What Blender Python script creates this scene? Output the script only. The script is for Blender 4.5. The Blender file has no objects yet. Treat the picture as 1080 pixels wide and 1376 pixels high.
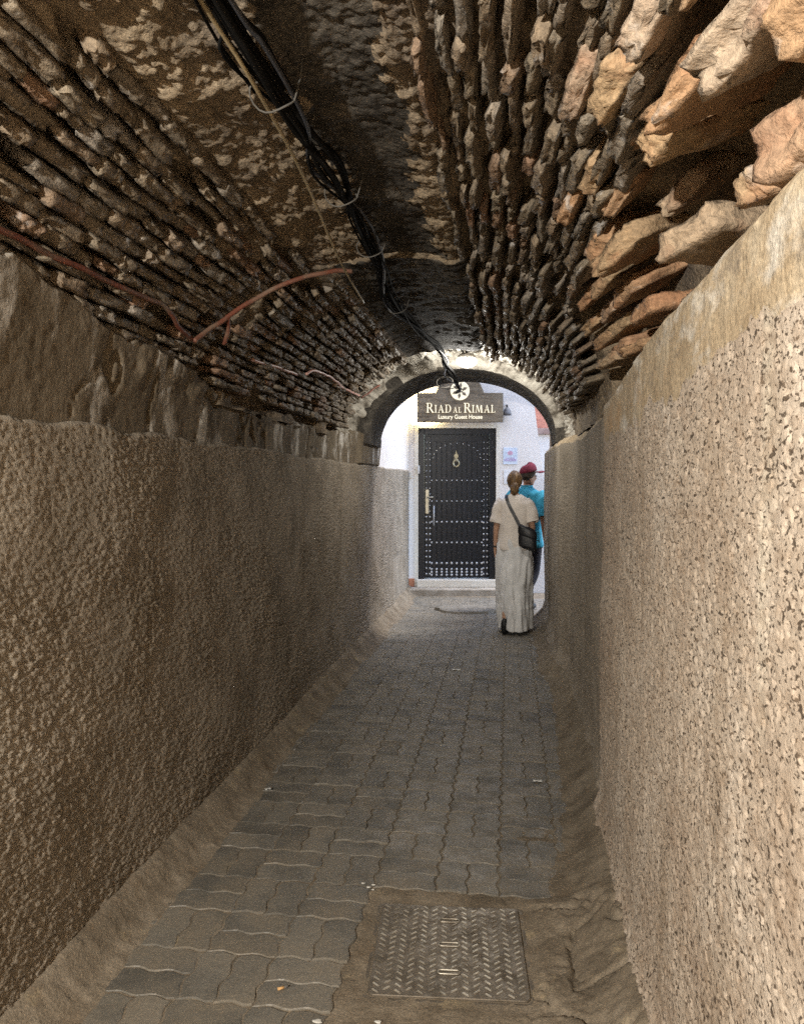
import bpy, bmesh, math, random
import numpy as np
from mathutils import Vector, Matrix, noise as mnoise

R = math.radians
scene = bpy.context.scene
col = scene.collection
rng = random.Random(7)

# ------------------------------------------------------------------ camera
CAM_H = 1.52
cam_d = bpy.data.cameras.new("camera")
cam = bpy.data.objects.new("camera", cam_d)
col.objects.link(cam)
cam_d.sensor_fit = 'HORIZONTAL'
cam_d.sensor_width = 36.0
cam_d.lens = 36.0 * 1040 / 1080
cam_d.clip_start = 0.02
cam_d.clip_end = 3000
YAW = math.atan(145 / 1040)
PITCH = -math.atan(38 / 1040)
cam.location = (0, 0, CAM_H)
cam.rotation_euler = (R(90) + PITCH, 0, YAW)
scene.camera = cam

# ------------------------------------------------------------------ world, sun, exposure
SUN_EL, SUN_ROT = R(62), R(75)
world = bpy.data.worlds.new("World")
scene.world = world
world.use_nodes = True
wn = world.node_tree.nodes
wl = world.node_tree.links
sky_n = wn.new('ShaderNodeTexSky')
sky_n.sky_type = 'NISHITA'
sky_n.sun_disc = False
sky_n.sun_elevation = SUN_EL
sky_n.sun_rotation = SUN_ROT
bg = wn.get('Background') or wn.new('ShaderNodeBackground')
wl.new(sky_n.outputs[0], bg.inputs['Color'])
bg.inputs['Strength'].default_value = 0.15

sun_d = bpy.data.lights.new("sun", 'SUN')
sun_d.energy = 0.5
sun_d.angle = R(12)
sun_d.color = (1.0, 0.98, 0.95)
sun = bpy.data.objects.new("sun", sun_d)
col.objects.link(sun)
_d = Vector((math.sin(SUN_ROT) * math.cos(SUN_EL), math.cos(SUN_ROT) * math.cos(SUN_EL), math.sin(SUN_EL)))
sun.rotation_euler = _d.to_track_quat('Z', 'Y').to_euler()

vs = scene.view_settings
vs.view_transform = 'Standard'
vs.look = 'None'
vs.exposure = 2.35
vs.gamma = 1.0
vs.use_curve_mapping = False
scene.cycles.use_denoising = False

scene.cycles.sample_clamp_indirect = 0.3
scene.cycles.sample_clamp_direct = 6.0
scene.cycles.caustics_reflective = False
scene.cycles.caustics_refractive = False
scene.cycles.blur_glossy = 1.0
NEAR_LAMP_W = 165.0
FAR_LAMP_W = 8.0

# ------------------------------------------------------------------ numpy noise
_T = np.random.RandomState(3).rand(6, 256, 256)


def vnoise(x, y, s=0):
    t = _T[s % 6]
    ox = (s * 37.7) % 91
    x = x + ox; y = y + ox * 1.7
    ix = np.floor(x).astype(np.int64); iy = np.floor(y).astype(np.int64)
    fx = x - ix; fy = y - iy
    fx = fx * fx * (3 - 2 * fx); fy = fy * fy * (3 - 2 * fy)
    a = t[ix & 255, iy & 255]; b = t[(ix + 1) & 255, iy & 255]
    c = t[ix & 255, (iy + 1) & 255]; d = t[(ix + 1) & 255, (iy + 1) & 255]
    return (a * (1 - fx) + b * fx) * (1 - fy) + (c * (1 - fx) + d * fx) * fy


def fbm(x, y, s=0, o=4, g=0.5):
    r = 0; a = 1; t = 0
    for i in range(o):
        r = r + a * vnoise(x * 2 ** i, y * 2 ** i, s + i)
        t += a; a *= g
    return r / t


def worley(x, y, s=0):
    ix = np.floor(x).astype(np.int64); iy = np.floor(y).astype(np.int64)
    best = np.full(x.shape, 9.0)
    for dx in (-1, 0, 1):
        for dy in (-1, 0, 1):
            cx = ix + dx; cy = iy + dy
            px = cx + _T[s % 6, cx & 255, cy & 255]; py = cy + _T[(s + 1) % 6, cx & 255, cy & 255]
            d = (px - x) ** 2 + (py - y) ** 2
            best = np.minimum(best, d)
    return np.sqrt(best)


def sstep(a, b, x):
    t = np.clip((x - a) / (b - a), 0, 1)
    return t * t * (3 - 2 * t)


# ------------------------------------------------------------------ materials
MATS = {}


def mat(name, c1, c2=None, c3=None, rough=0.85, scale=6.0, detail=6.0, ramp=(0.35, 0.65), bump=0.0, bscale=60.0,
        bdist=0.01, rand=0.0, rand_cols=None, metallic=0.0, spec=0.35, stretch=(1, 1, 1), emit=None, emit_s=0.0,
        stain=None, dust=None, rough_var=0.0, hue_obj=True, mid_bump=0.0, world_co=False, grain=None, specks=None):
    if name in MATS:
        return MATS[name]
    m = bpy.data.materials.new(name)
    m.use_nodes = True
    nt = m.node_tree
    N, L = nt.nodes, nt.links
    bs = N['Principled BSDF']
    bs.inputs['Roughness'].default_value = rough
    bs.inputs['Metallic'].default_value = metallic
    bs.inputs['Specular IOR Level'].default_value = spec
    tc = N.new('ShaderNodeTexCoord')
    vec = tc.outputs['Object']
    if world_co:
        vec = N.new('ShaderNodeNewGeometry').outputs['Position']
    oi = N.new('ShaderNodeObjectInfo')
    if hue_obj:
        ad = N.new('ShaderNodeVectorMath'); ad.operation = 'ADD'
        ml = N.new('ShaderNodeVectorMath'); ml.operation = 'SCALE'
        cb = N.new('ShaderNodeCombineXYZ')
        for k in range(3):
            L.new(oi.outputs['Random'], cb.inputs[k])
        L.new(cb.outputs[0], ml.inputs[0]); ml.inputs['Scale'].default_value = 37.0
        L.new(vec, ad.inputs[0]); L.new(ml.outputs[0], ad.inputs[1])
        vec = ad.outputs[0]
    raw = vec
    if stretch != (1, 1, 1):
        mp = N.new('ShaderNodeMapping'); mp.inputs['Scale'].default_value = stretch
        L.new(vec, mp.inputs[0]); vec = mp.outputs[0]

    def noise(sc, det=5.0, v=None, rg=0.55):
        n = N.new('ShaderNodeTexNoise')
        n.inputs['Scale'].default_value = sc
        n.inputs['Detail'].default_value = det
        n.inputs['Roughness'].default_value = rg
        L.new(v if v is not None else vec, n.inputs['Vector'])
        return n.outputs['Fac']

    def rampn(src, stops):
        r = N.new('ShaderNodeValToRGB')
        e = r.color_ramp.elements
        while len(e) < len(stops):
            e.new(0.5)
        for el, (p, c) in zip(e, stops):
            el.position = p
            el.color = (c[0], c[1], c[2], 1)
        L.new(src, r.inputs[0])
        return r.outputs[0]

    def mix(f, a, b, blend='MIX'):
        x = N.new('ShaderNodeMix'); x.data_type = 'RGBA'; x.blend_type = blend
        if isinstance(f, float):
            x.inputs[0].default_value = f
        else:
            L.new(f, x.inputs[0])
        for i, q in ((6, a), (7, b)):
            if isinstance(q, tuple):
                x.inputs[i].default_value = (q[0], q[1], q[2], 1)
            else:
                L.new(q, x.inputs[i])
        return x.outputs[2]

    if c2 is None:
        c2 = tuple(c * 0.75 for c in c1)
    stops = [(ramp[0], c2), (ramp[1], c1)]
    if c3 is not None:
        stops = [(ramp[0], c2), ((ramp[0] + ramp[1]) / 2, c1), (ramp[1], c3)]
    cc = rampn(noise(scale, detail), stops)
    if rand_cols:
        rs = [((i + 0.5) / len(rand_cols), c) for i, c in enumerate(rand_cols)]
        rc = rampn(oi.outputs['Random'], rs)
        cc = mix(rand, cc, rc)
    elif rand > 0:
        hm = N.new('ShaderNodeMapRange')
        hm.inputs[3].default_value = 1 - rand; hm.inputs[4].default_value = 1 + rand
        L.new(oi.outputs['Random'], hm.inputs[0])
        g = N.new('ShaderNodeCombineColor')
        for k in range(3):
            L.new(hm.outputs[0], g.inputs[k])
        cc = mix(1.0, cc, g.outputs[0], 'MULTIPLY')
    if dust:   # (colour, amount, scale)
        f = rampn(noise(dust[2], 6.0, raw), [(0.42, (0, 0, 0)), (0.7, (dust[1],) * 3)])
        cc = mix(f, cc, dust[0])
    if stain:  # list of (colour, amount, scale, stretch, lo, hi)
        for (sc_c, am, ss, st, lo, hi) in stain:
            mp = N.new('ShaderNodeMapping'); mp.inputs['Scale'].default_value = st
            L.new(raw, mp.inputs[0])
            f = rampn(noise(ss, 6.0, mp.outputs[0], 0.6), [(lo, (0, 0, 0)), (hi, (am,) * 3)])
            cc = mix(f, cc, sc_c)
    if grain:  # (scale, amount, stretch)
        mp = N.new('ShaderNodeMapping'); mp.inputs['Scale'].default_value = grain[2] if len(grain) > 2 else (1, 1, 1)
        L.new(raw, mp.inputs[0])
        lo_, hi_ = 1 - grain[1], 1 + grain[1]
        cc = mix(1.0, cc, rampn(noise(grain[0], 3.0, mp.outputs[0], 0.7), [(0.33, (lo_,) * 3), (0.67, (hi_,) * 3)]), 'MULTIPLY')
    if specks:  # list of (colour, amount, scale, stretch, lo, hi)
        for (sc_c, am, ss, st, lo, hi) in specks:
            mp = N.new('ShaderNodeMapping'); mp.inputs['Scale'].default_value = st
            L.new(raw, mp.inputs[0])
            f = rampn(noise(ss, 1.5, mp.outputs[0], 0.5), [(lo, (am,) * 3), (hi, (0, 0, 0))])
            cc = mix(f, cc, sc_c)
    L.new(cc, bs.inputs['Base Color'])
    if rough_var > 0:
        mr = N.new('ShaderNodeMapRange')
        mr.inputs[1].default_value = 0.3; mr.inputs[2].default_value = 0.7
        mr.inputs[3].default_value = rough - rough_var; mr.inputs[4].default_value = min(1, rough + rough_var)
        L.new(noise(scale * 2.3, 4.0), mr.inputs[0])
        L.new(mr.outputs[0], bs.inputs['Roughness'])
    if bump > 0:
        b = N.new('ShaderNodeBump')
        b.inputs['Strength'].default_value = bump
        b.inputs['Distance'].default_value = bdist
        L.new(noise(bscale, 6.0, raw, 0.65), b.inputs['Height'])
        last = b
        if mid_bump > 0:
            b2 = N.new('ShaderNodeBump')
            b2.inputs['Strength'].default_value = mid_bump
            b2.inputs['Distance'].default_value = bdist * 3
            L.new(noise(bscale * 0.3, 4.0, raw), b2.inputs['Height'])
            L.new(b.outputs[0], b2.inputs['Normal'])
            last = b2
        L.new(last.outputs[0], bs.inputs['Normal'])
    if emit is not None:
        bs.inputs['Emission Color'].default_value = (*emit, 1)
        bs.inputs['Emission Strength'].default_value = emit_s
    MATS[name] = m
    return m


def M_stucco():
    return mat('stucco', (0.475, 0.395, 0.315), (0.355, 0.28, 0.215), (0.545, 0.47, 0.39), scale=3.0, ramp=(0.3, 0.7),
               bump=0.6, bscale=160, bdist=0.004, rough=0.95, spec=0.2, hue_obj=False, grain=(120, 0.12, (1, 0.5, 1)),
               specks=[((0.055, 0.04, 0.028), 0.92, 80, (1, 0.55, 1), 0.325, 0.385), ((0.06, 0.043, 0.03), 0.9, 150, (1, 0.55, 1), 0.345, 0.41), ((0.28, 0.20, 0.135), 0.35, 30, (1, 0.5, 1), 0.34, 0.50)],
               stain=[((0.20, 0.14, 0.085), 0.6, 2.2, (1.0, 1.6, 0.35), 0.52, 0.72),
                      ((0.58, 0.52, 0.42), 0.5, 3.0, (1.0, 2.2, 0.25), 0.60, 0.75)])


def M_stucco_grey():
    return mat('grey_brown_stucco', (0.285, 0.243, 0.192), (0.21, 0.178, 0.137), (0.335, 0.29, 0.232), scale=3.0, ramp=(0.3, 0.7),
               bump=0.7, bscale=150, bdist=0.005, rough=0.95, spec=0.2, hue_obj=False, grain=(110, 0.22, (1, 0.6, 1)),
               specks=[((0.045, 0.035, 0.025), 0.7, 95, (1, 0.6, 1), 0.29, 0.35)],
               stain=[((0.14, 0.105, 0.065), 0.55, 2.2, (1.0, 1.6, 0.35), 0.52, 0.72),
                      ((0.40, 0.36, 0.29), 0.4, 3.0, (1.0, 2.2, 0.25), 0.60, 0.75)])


def M_plaster():
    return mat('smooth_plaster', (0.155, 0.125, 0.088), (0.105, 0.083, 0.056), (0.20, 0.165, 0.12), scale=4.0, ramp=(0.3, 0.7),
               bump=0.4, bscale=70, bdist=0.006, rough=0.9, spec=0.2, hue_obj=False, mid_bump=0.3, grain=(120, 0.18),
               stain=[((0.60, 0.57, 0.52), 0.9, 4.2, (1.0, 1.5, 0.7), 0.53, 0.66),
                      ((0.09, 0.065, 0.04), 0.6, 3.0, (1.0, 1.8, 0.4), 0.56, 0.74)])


def M_ledge():
    return mat('ochre_ledge_plaster', (0.42, 0.33, 0.22), (0.31, 0.235, 0.15), (0.47, 0.39, 0.28), scale=9.0, ramp=(0.3, 0.7),
               bump=0.5, bscale=90, bdist=0.006, rough=0.9, spec=0.2, hue_obj=False, mid_bump=0.4, grain=(110, 0.22, (1, 0.35, 1)),
               stain=[((0.60, 0.56, 0.49), 0.8, 9.0, (1, 0.45, 1), 0.54, 0.66), ((0.20, 0.165, 0.13), 0.7, 14.0, (1, 0.45, 1), 0.57, 0.68),
                      ((0.44, 0.28, 0.15), 0.6, 6.0, (1, 0.5, 1), 0.56, 0.68)])


def M_mortar():
    return mat('sooty_mortar', (0.22, 0.17, 0.115), (0.12, 0.09, 0.06), (0.32, 0.25, 0.17), scale=5.0, ramp=(0.3, 0.72),
               bump=0.9, bscale=90, bdist=0.009, rough=0.88, spec=0.3, hue_obj=False, mid_bump=0.5, grain=(70, 0.35),
               stain=[((0.33, 0.26, 0.17), 0.6, 2.0, (1, 1, 1), 0.45, 0.75),
                      ((0.06, 0.05, 0.045), 0.75, 1.6, (2.2, 0.6, 1), 0.48, 0.70)])


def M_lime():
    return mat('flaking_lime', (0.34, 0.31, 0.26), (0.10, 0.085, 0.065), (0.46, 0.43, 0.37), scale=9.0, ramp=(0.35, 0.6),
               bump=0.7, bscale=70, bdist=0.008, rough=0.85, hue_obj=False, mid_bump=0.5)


def M_soot_shade():  # soot, with the shade of crown and lip put into the colour
    return mat('soot_and_shade', (0.062, 0.055, 0.046), (0.032, 0.028, 0.024), (0.12, 0.105, 0.085), scale=6.0, ramp=(0.3, 0.72),
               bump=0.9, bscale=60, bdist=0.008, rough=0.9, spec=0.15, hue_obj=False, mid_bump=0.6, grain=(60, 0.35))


def M_brick():
    return mat('old_brick', (0.19, 0.148, 0.102), (0.10, 0.076, 0.05), (0.26, 0.21, 0.15), scale=14, ramp=(0.3, 0.7), rand=0.5,
               rand_cols=[(0.15, 0.115, 0.075), (0.20, 0.16, 0.11), (0.18, 0.155, 0.12), (0.27, 0.25, 0.225), (0.20, 0.14, 0.085),
                          (0.17, 0.135, 0.092), (0.27, 0.125, 0.065), (0.165, 0.13, 0.088), (0.12, 0.09, 0.06), (0.22, 0.18, 0.125)],
               bump=0.9, bscale=85, bdist=0.008, rough=0.68, spec=0.45, mid_bump=0.7, rough_var=0.2, world_co=True, grain=(75, 0.32),
               stain=[((0.42, 0.41, 0.40), 0.7, 9.0, (1, 1, 1), 0.60, 0.68)])


def M_stone():
    return mat('rubble_stone', (0.34, 0.23, 0.135), (0.20, 0.13, 0.075), (0.42, 0.30, 0.185), scale=7, ramp=(0.28, 0.72), rand=0.45,
               rand_cols=[(0.44, 0.23, 0.115), (0.36, 0.27, 0.165), (0.42, 0.30, 0.17), (0.37, 0.34, 0.30), (0.40, 0.19, 0.095),
                          (0.34, 0.26, 0.165), (0.46, 0.31, 0.17)],
               bump=0.8, bscale=60, bdist=0.008, rough=0.8, spec=0.35, mid_bump=0.6, world_co=True, grain=(60, 0.28),
               stain=[((0.46, 0.44, 0.41), 0.6, 7.0, (1, 1, 1), 0.60, 0.68), ((0.32, 0.14, 0.07), 0.45, 5.0, (1, 1, 1), 0.52, 0.66)])


def M_paver():
    return mat('paver_grey', (0.142, 0.131, 0.111), (0.095, 0.087, 0.073), (0.172, 0.159, 0.136), scale=5, ramp=(0.3, 0.7), rand=0.22,
               bump=0.4, bscale=160, bdist=0.003, rough=0.52, spec=0.5, rough_var=0.14, mid_bump=0.3, grain=(150, 0.16),
               dust=((0.175, 0.145, 0.105), 0.7, 5.0))


def M_dirt():
    return mat('packed_dirt', (0.185, 0.152, 0.112), (0.12, 0.097, 0.07), (0.235, 0.197, 0.15), scale=7, ramp=(0.3, 0.72),
               bump=0.6, bscale=120, bdist=0.005, rough=0.95, spec=0.2, hue_obj=False, mid_bump=0.25, grain=(130, 0.25),
               stain=[((0.13, 0.09, 0.055), 0.6, 4.0, (1, 1, 1), 0.55, 0.7), ((0.36, 0.29, 0.18), 0.6, 6.0, (1, 1, 1), 0.6, 0.72)])


def M_white():
    return mat('white_wall_paint', (0.78, 0.735, 0.70), (0.69, 0.645, 0.61), scale=3, ramp=(0.3, 0.7), bump=0.25, bscale=60,
               bdist=0.004, rough=0.8, hue_obj=False)


def M_cream():
    return mat('cream_paint', (0.74, 0.70, 0.62), (0.66, 0.61, 0.53), scale=5, bump=0.2, bscale=50, bdist=0.003, rough=0.75)


def simple(name, c, rough=0.5, metallic=0.0, **k):
    k.setdefault('bump', 0.12)
    k.setdefault('bscale', 90)
    k.setdefault('bdist', 0.002)
    return mat(name, c, tuple(x * 0.8 for x in c), rough=rough, metallic=metallic, scale=k.pop('scale', 12), **k)


# ------------------------------------------------------------------ object helpers
def link(o, parent=None):
    col.objects.link(o)
    if parent is not None:
        o.parent = parent
    return o


def tag(o, label, cat, group=None, kind=None):
    if label: o['label'] = label
    if cat: o['category'] = cat
    if group: o['group'] = group
    if kind: o['kind'] = kind
    return o


def empty(name, loc=(0, 0, 0), rz=0.0, parent=None):
    o = bpy.data.objects.new(name, None)
    o.empty_display_size = 0.1
    o.location = loc
    o.rotation_euler = (0, 0, rz)
    return link(o, parent)


def mesh_obj(name, me, m, parent=None, smooth=False):
    if m is not None:
        me.materials.append(m)
    if smooth:
        me.polygons.foreach_set('use_smooth', np.ones(len(me.polygons), dtype=bool))
    o = bpy.data.objects.new(name, me)
    return link(o, parent)


def grid_mesh(name, P, flip=False):
    """P: (ni, nj, 3) array -> quad grid mesh."""
    ni, nj = P.shape[:2]
    me = bpy.data.meshes.new(name)
    me.vertices.add(ni * nj)
    me.vertices.foreach_set('co', P.reshape(-1).astype(np.float32))
    idx = np.arange(ni * nj).reshape(ni, nj)
    q = np.stack([idx[:-1, :-1], idx[1:, :-1], idx[1:, 1:], idx[:-1, 1:]], -1).reshape(-1, 4)
    if flip:
        q = q[:, ::-1]
    nq = len(q)
    me.loops.add(nq * 4)
    me.loops.foreach_set('vertex_index', q.reshape(-1).astype(np.int32))
    me.polygons.add(nq)
    me.polygons.foreach_set('loop_start', (np.arange(nq) * 4).astype(np.int32))
    me.update(calc_edges=True)
    me.validate()
    return me


class MB:
    """collects boxes, tubes, prisms and lofts; build() links them as one mesh"""

    def __init__(self):
        self.v = []; self.f = []

    def add(self, vs_, fs_):
        b = len(self.v)
        self.v += [tuple(p) for p in vs_]
        self.f += [[b + i for i in f] for f in fs_]
        return self

    def box(self, x0, x1, y0, y1, z0, z1):
        return self.add([(x0, y0, z0), (x1, y0, z0), (x1, y1, z0), (x0, y1, z0), (x0, y0, z1), (x1, y0, z1), (x1, y1, z1), (x0, y1, z1)],
                        [(0, 3, 2, 1), (4, 5, 6, 7), (0, 1, 5, 4), (1, 2, 6, 5), (2, 3, 7, 6), (3, 0, 4, 7)])

    def prism(self, poly, y0, y1):
        """poly in (x,z), extruded along y from y0 (front) to y1"""
        n = len(poly)
        vs_ = [(x, y0, z) for x, z in poly] + [(x, y1, z) for x, z in poly]
        fs_ = [tuple(range(n)), tuple(range(2 * n - 1, n - 1, -1))]
        fs_ += [(i, n + i, n + (i + 1) % n, (i + 1) % n) for i in range(n)]
        return self.add(vs_, fs_)

    def tube(self, pts, r, n=8, cap=True):
        pts = [Vector(p) for p in pts]
        rr = r if isinstance(r, (list, tuple)) else [r] * len(pts)
        vs_ = []; fs_ = []
        up = None
        for i, p in enumerate(pts):
            d = (pts[min(i + 1, len(pts) - 1)] - pts[max(i - 1, 0)])
            if d.length < 1e-9: d = Vector((0, 0, 1))
            d.normalize()
            if up is None:
                up = d.orthogonal().normalized()
            else:
                up = (up - d * up.dot(d))
                if up.length < 1e-6: up = d.orthogonal()
                up.normalize()
            s = d.cross(up)
            for k in range(n):
                a = 2 * math.pi * k / n
                vs_.append(p + (up * math.cos(a) + s * math.sin(a)) * rr[i])
        for i in range(len(pts) - 1):
            for k in range(n):
                a = i * n + k; b = i * n + (k + 1) % n
                fs_.append((a, b, b + n, a + n))
        if cap:
            fs_.append(tuple(range(n - 1, -1, -1)))
            fs_.append(tuple(range((len(pts) - 1) * n, len(pts) * n)))
        return self.add(vs_, fs_)

    def loft(self, rings, cap=True):
        n = len(rings[0]); b = []
        for r in rings: b += list(r)
        fs_ = []
        for i in range(len(rings) - 1):
            for k in range(n):
                p = i * n + k; q = i * n + (k + 1) % n
                fs_.append((p, q, q + n, p + n))
        if cap:
            fs_.append(tuple(range(n - 1, -1, -1)))
            fs_.append(tuple(range((len(rings) - 1) * n, len(rings) * n)))
        return self.add(b, fs_)

    def mesh(self, name):
        me = bpy.data.meshes.new(name)
        me.from_pydata(self.v, [], self.f)
        me.update()
        bm = bmesh.new(); bm.from_mesh(me)
        bmesh.ops.recalc_face_normals(bm, faces=bm.faces)
        bm.to_mesh(me); bm.free()
        return me

    def build(self, name, m, parent=None, smooth=False, bevel=0.0, seg=2):
        me = self.mesh(name)
        if bevel > 0:
            bm = bmesh.new(); bm.from_mesh(me)
            ed = [e for e in bm.edges if len(e.link_faces) == 2 and e.calc_face_angle(0) > 0.5]
            bmesh.ops.bevel(bm, geom=ed, offset=bevel, segments=seg, affect='EDGES', profile=0.6)
            bm.to_mesh(me); bm.free()
        return mesh_obj(name, me, m, parent, smooth)


def catmull(pts, n=6):
    pts = [Vector(p) for p in pts]
    out = []
    for i in range(len(pts) - 1):
        p0 = pts[max(i - 1, 0)]; p1 = pts[i]; p2 = pts[i + 1]; p3 = pts[min(i + 2, len(pts) - 1)]
        for k in range(n):
            t = k / n
            out.append(0.5 * ((2 * p1) + (p2 - p0) * t + (2 * p0 - 5 * p1 + 4 * p2 - p3) * t * t + (3 * p1 - p0 - 3 * p2 + p3) * t ** 3))
    out.append(pts[-1])
    return out


def nvec(p):
    """repeatable vector noise"""
    return Vector((mnoise.noise(p), mnoise.noise(p + Vector((17.3, 5.1, 9.7))), mnoise.noise(p + Vector((-8.9, 31.4, 2.6)))))


def rough_block(name, nx, ny, nz, seed, rnd=0.35, amp=0.16, freq=1.3, fine=0.05, crag=0.0):
    """unit block (-.5...5) with rounded corners and broken faces"""
    bm = bmesh.new()
    bmesh.ops.create_cube(bm, size=1.0)
    for ax, n in ((0, nx), (1, ny), (2, nz)):
        ed = [e for e in bm.edges if abs((e.verts[0].co - e.verts[1].co)[ax]) > 0.9]
        # cut the four parallel edge rings
        ed = [e for e in bm.edges if max(abs((e.verts[0].co - e.verts[1].co)[a]) for a in range(3) if a != ax) < 1e-6]
        bmesh.ops.subdivide_edges(bm, edges=ed, cuts=n - 1, use_grid_fill=True)
    off = Vector((seed * 3.1, seed * 1.7, seed * 5.3))
    for v in bm.verts:
        c = v.co.copy()
        s = Vector((c.x * 2, c.y * 2, c.z * 2))
        l = max(abs(s.x), abs(s.y), abs(s.z), 1e-6)
        p = 5.0
        ln = (abs(s.x) ** p + abs(s.y) ** p + abs(s.z) ** p) ** (1 / p)
        t = s / ln * l
        q = s.lerp(t, rnd) * 0.5
        d = nvec(c * freq * 2 + off) * amp + nvec(c * freq * 6 + off) * fine
        if crag:
            k = 1 - 2 * abs(mnoise.noise(c * 4.5 + off)); k2 = 1 - 2 * abs(mnoise.noise(c * 11 + off))
            d = d + q * (crag * (k - 0.4) * 2 + crag * 0.8 * (k2 - 0.4))
        v.co = q + d
    me = bpy.data.meshes.new(name)
    bm.to_mesh(me); bm.free()
    return me


# ------------------------------------------------------------------ tunnel shape
UC, VA, VB, ZS = -0.46, 0.90, 0.66, 1.93
V_STEP, V_RING, V_LIP, V_END = 3.4, 6.15, 6.95, 7.8


def surf(v, ph, off=0.0):
    return Vector((UC + (VA - off) * math.cos(ph), v, ZS + (VB - off) * math.sin(ph)))


def inward(ph):
    return Vector((-math.cos(ph) / VA, 0, -math.sin(ph) / VB)).normalized()


def step_v(ph):
    return 3.2 + (180 - math.degrees(ph)) * 0.0045


def left_u(v):
    return np.interp(v, [-7, 2, 5.5, 8.6, 11], [-1.335, -1.34, -1.365, -1.375, -1.385])


def right_u(v):
    return np.interp(v, [-7, 1.0, 2.2, 3.5, 3.62, 4.4, 6.0, 6.3, 9.2], [0.41, 0.395, 0.395, 0.405, 0.447, 0.457, 0.465, 0.39, 0.395])


def band_top(v):
    return np.interp(v, [-7, 1.5, 2.05, 2.3, 2.6, 3.0, 3.3, 3.5, 4.4, 5.0, 6.4, 7.0, 7.9, 8.0], [2.16, 2.16, 2.12, 2.08, 2.05, 2.03, 1.99, 1.93, 1.90, 1.93, 1.96, 2.0, 2.0, 2.0])


def cols(v0, fine0, v1, ratio, coarse=0.2):
    a = np.arange(v0, fine0, coarse)
    n = int(math.log(v1 / fine0) / ratio) + 1
    return np.concatenate([a, fine0 * np.exp(np.linspace(0, math.log(v1 / fine0), n))])


# ---- left wall: rough-cast dado, smooth plaster band above, white paint beyond the tunnel mouth
LW_TOP = 1.705
vv = cols(-6.0, 1.45, 10.55, 0.0034)
zz = np.linspace(-0.05, LW_TOP, 370)
V, Z = np.meshgrid(vv, zz, indexing='ij')
edge = 0.024 * (fbm(V * 4, V * 0 + 3.1, 1, 5, 0.6) - 0.5) * 2
Z = Z + edge * sstep(1.4, LW_TOP, Z)
g = worley(V * 72, Z * 118, 1)
h = 0.008 * (1 - np.clip(g, 0, 1)) + 0.012 * (fbm(V * 52, Z * 84, 2, 3, 0.6) - 0.5) + 0.006 * (fbm(V * 9, Z * 9, 0, 3) - 0.5) + 0.05 * (fbm(V * 0.9, Z * 1.1, 4, 2) - 0.5)
sm = 0.45 + 0.55 * sstep(0.38, 0.58, fbm(V * 1.6, Z * 1.9, 1, 3))
h = h * sm
U = left_u(V) + h
fade = np.clip(0.25 + 0.75 * sstep(0.0, 0.02, LW_TOP - Z), 0, 1)
U = U - 0.012 * (1 - sstep(0, 0.012, LW_TOP + edge - Z))
P = np.stack([U, V, Z], -1)
back = P[:, -1:, :].copy(); back[..., 0] -= 0.10; back[..., 2] -= 0.004
P = np.concatenate([P, back], 1)
left_wall = mesh_obj('stucco_wall', grid_mesh('stucco_wall', P, flip=True), M_stucco_grey(), smooth=True)
tag(left_wall, 'long shaded rough-cast wall with a smooth grey plaster band above it', 'wall')

vv = cols(-6.0, 1.45, V_END + 0.15, 0.0055)
tt = np.linspace(0, 1, 90)
V, T = np.meshgrid(vv, tt, indexing='ij')
top = band_top(V) + 0.05 * (fbm(V * 5, V * 0 + 8.2, 2) - 0.5) + 0.03 * (vnoise(V * 21, V * 0 + 1.2, 3) - 0.5)
Z = 1.685 + T * (top - 1.685)
crag = sstep(2.55, 2.75, V) * (1 - sstep(3.3, 3.42, V)) * sstep(1.82, 1.95, Z) + 0.8 * sstep(5.6, 6.0, V) * (1 - sstep(6.6, 7.0, V)) * sstep(0.2, 0.6, T)
lean = sstep(1.7, 2.15, Z) * np.interp(V, [0, 3.3, 3.5, 9], [0.062, 0.055, 0.03, 0.03]) + 0.045 * sstep(6.85, 6.95, V) * sstep(0.0, 0.1, T)
h = 0.012 * (fbm(V * 6, Z * 6, 3, 3) - 0.5) + 0.003 * (fbm(V * 40, Z * 40, 1, 2) - 0.5)
cr = np.abs(fbm(V * 11, Z * 4.5, 5, 3) - 0.5) * 2
h = h + crag * (0.035 * (cr - 0.25) + 0.02 * (fbm(V * 30, Z * 16, 2, 3) - 0.5))
crk = np.abs(fbm(V * 2.1, Z * 0.9, 4, 4) - 0.5)
h = h - 0.02 * (1 - sstep(0.0, 0.012, crk)) * sstep(1.9, 2.6, V)
U = left_u(V) - 0.014 + lean + h
U = U - 0.03 * sstep(0.93, 1.0, T)
P = np.stack([U, V, Z], -1)
back = P[:, -1:, :].copy(); back[..., 0] -= 0.12; back[..., 2] -= 0.02
P = np.concatenate([P, back], 1)
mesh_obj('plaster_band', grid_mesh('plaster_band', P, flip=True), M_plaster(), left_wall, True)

# white painted wall over the dado, past the mouth of the tunnel
MB().box(-1.75, -1.396, V_END + 0.16, 10.9, 1.68, 6.0).build('white_upper_wall', M_white(), left_wall)

# ---- right wall: lit rough-cast, ledge curling back under the rubble
vv = cols(-6.0, 0.62, 8.95, 0.0033)
zz = np.linspace(-0.05, 1.90, 480)
V, Z = np.meshgrid(vv, zz, indexing='ij')


def ledge_z(v):
    return np.interp(v, [-7, 1, 2.1, 2.6, 3.3, 3.9, 5, 6.1, 9], [1.935, 1.935, 1.93, 1.905, 1.86, 1.83, 1.81, 1.83, 1.86])


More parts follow.
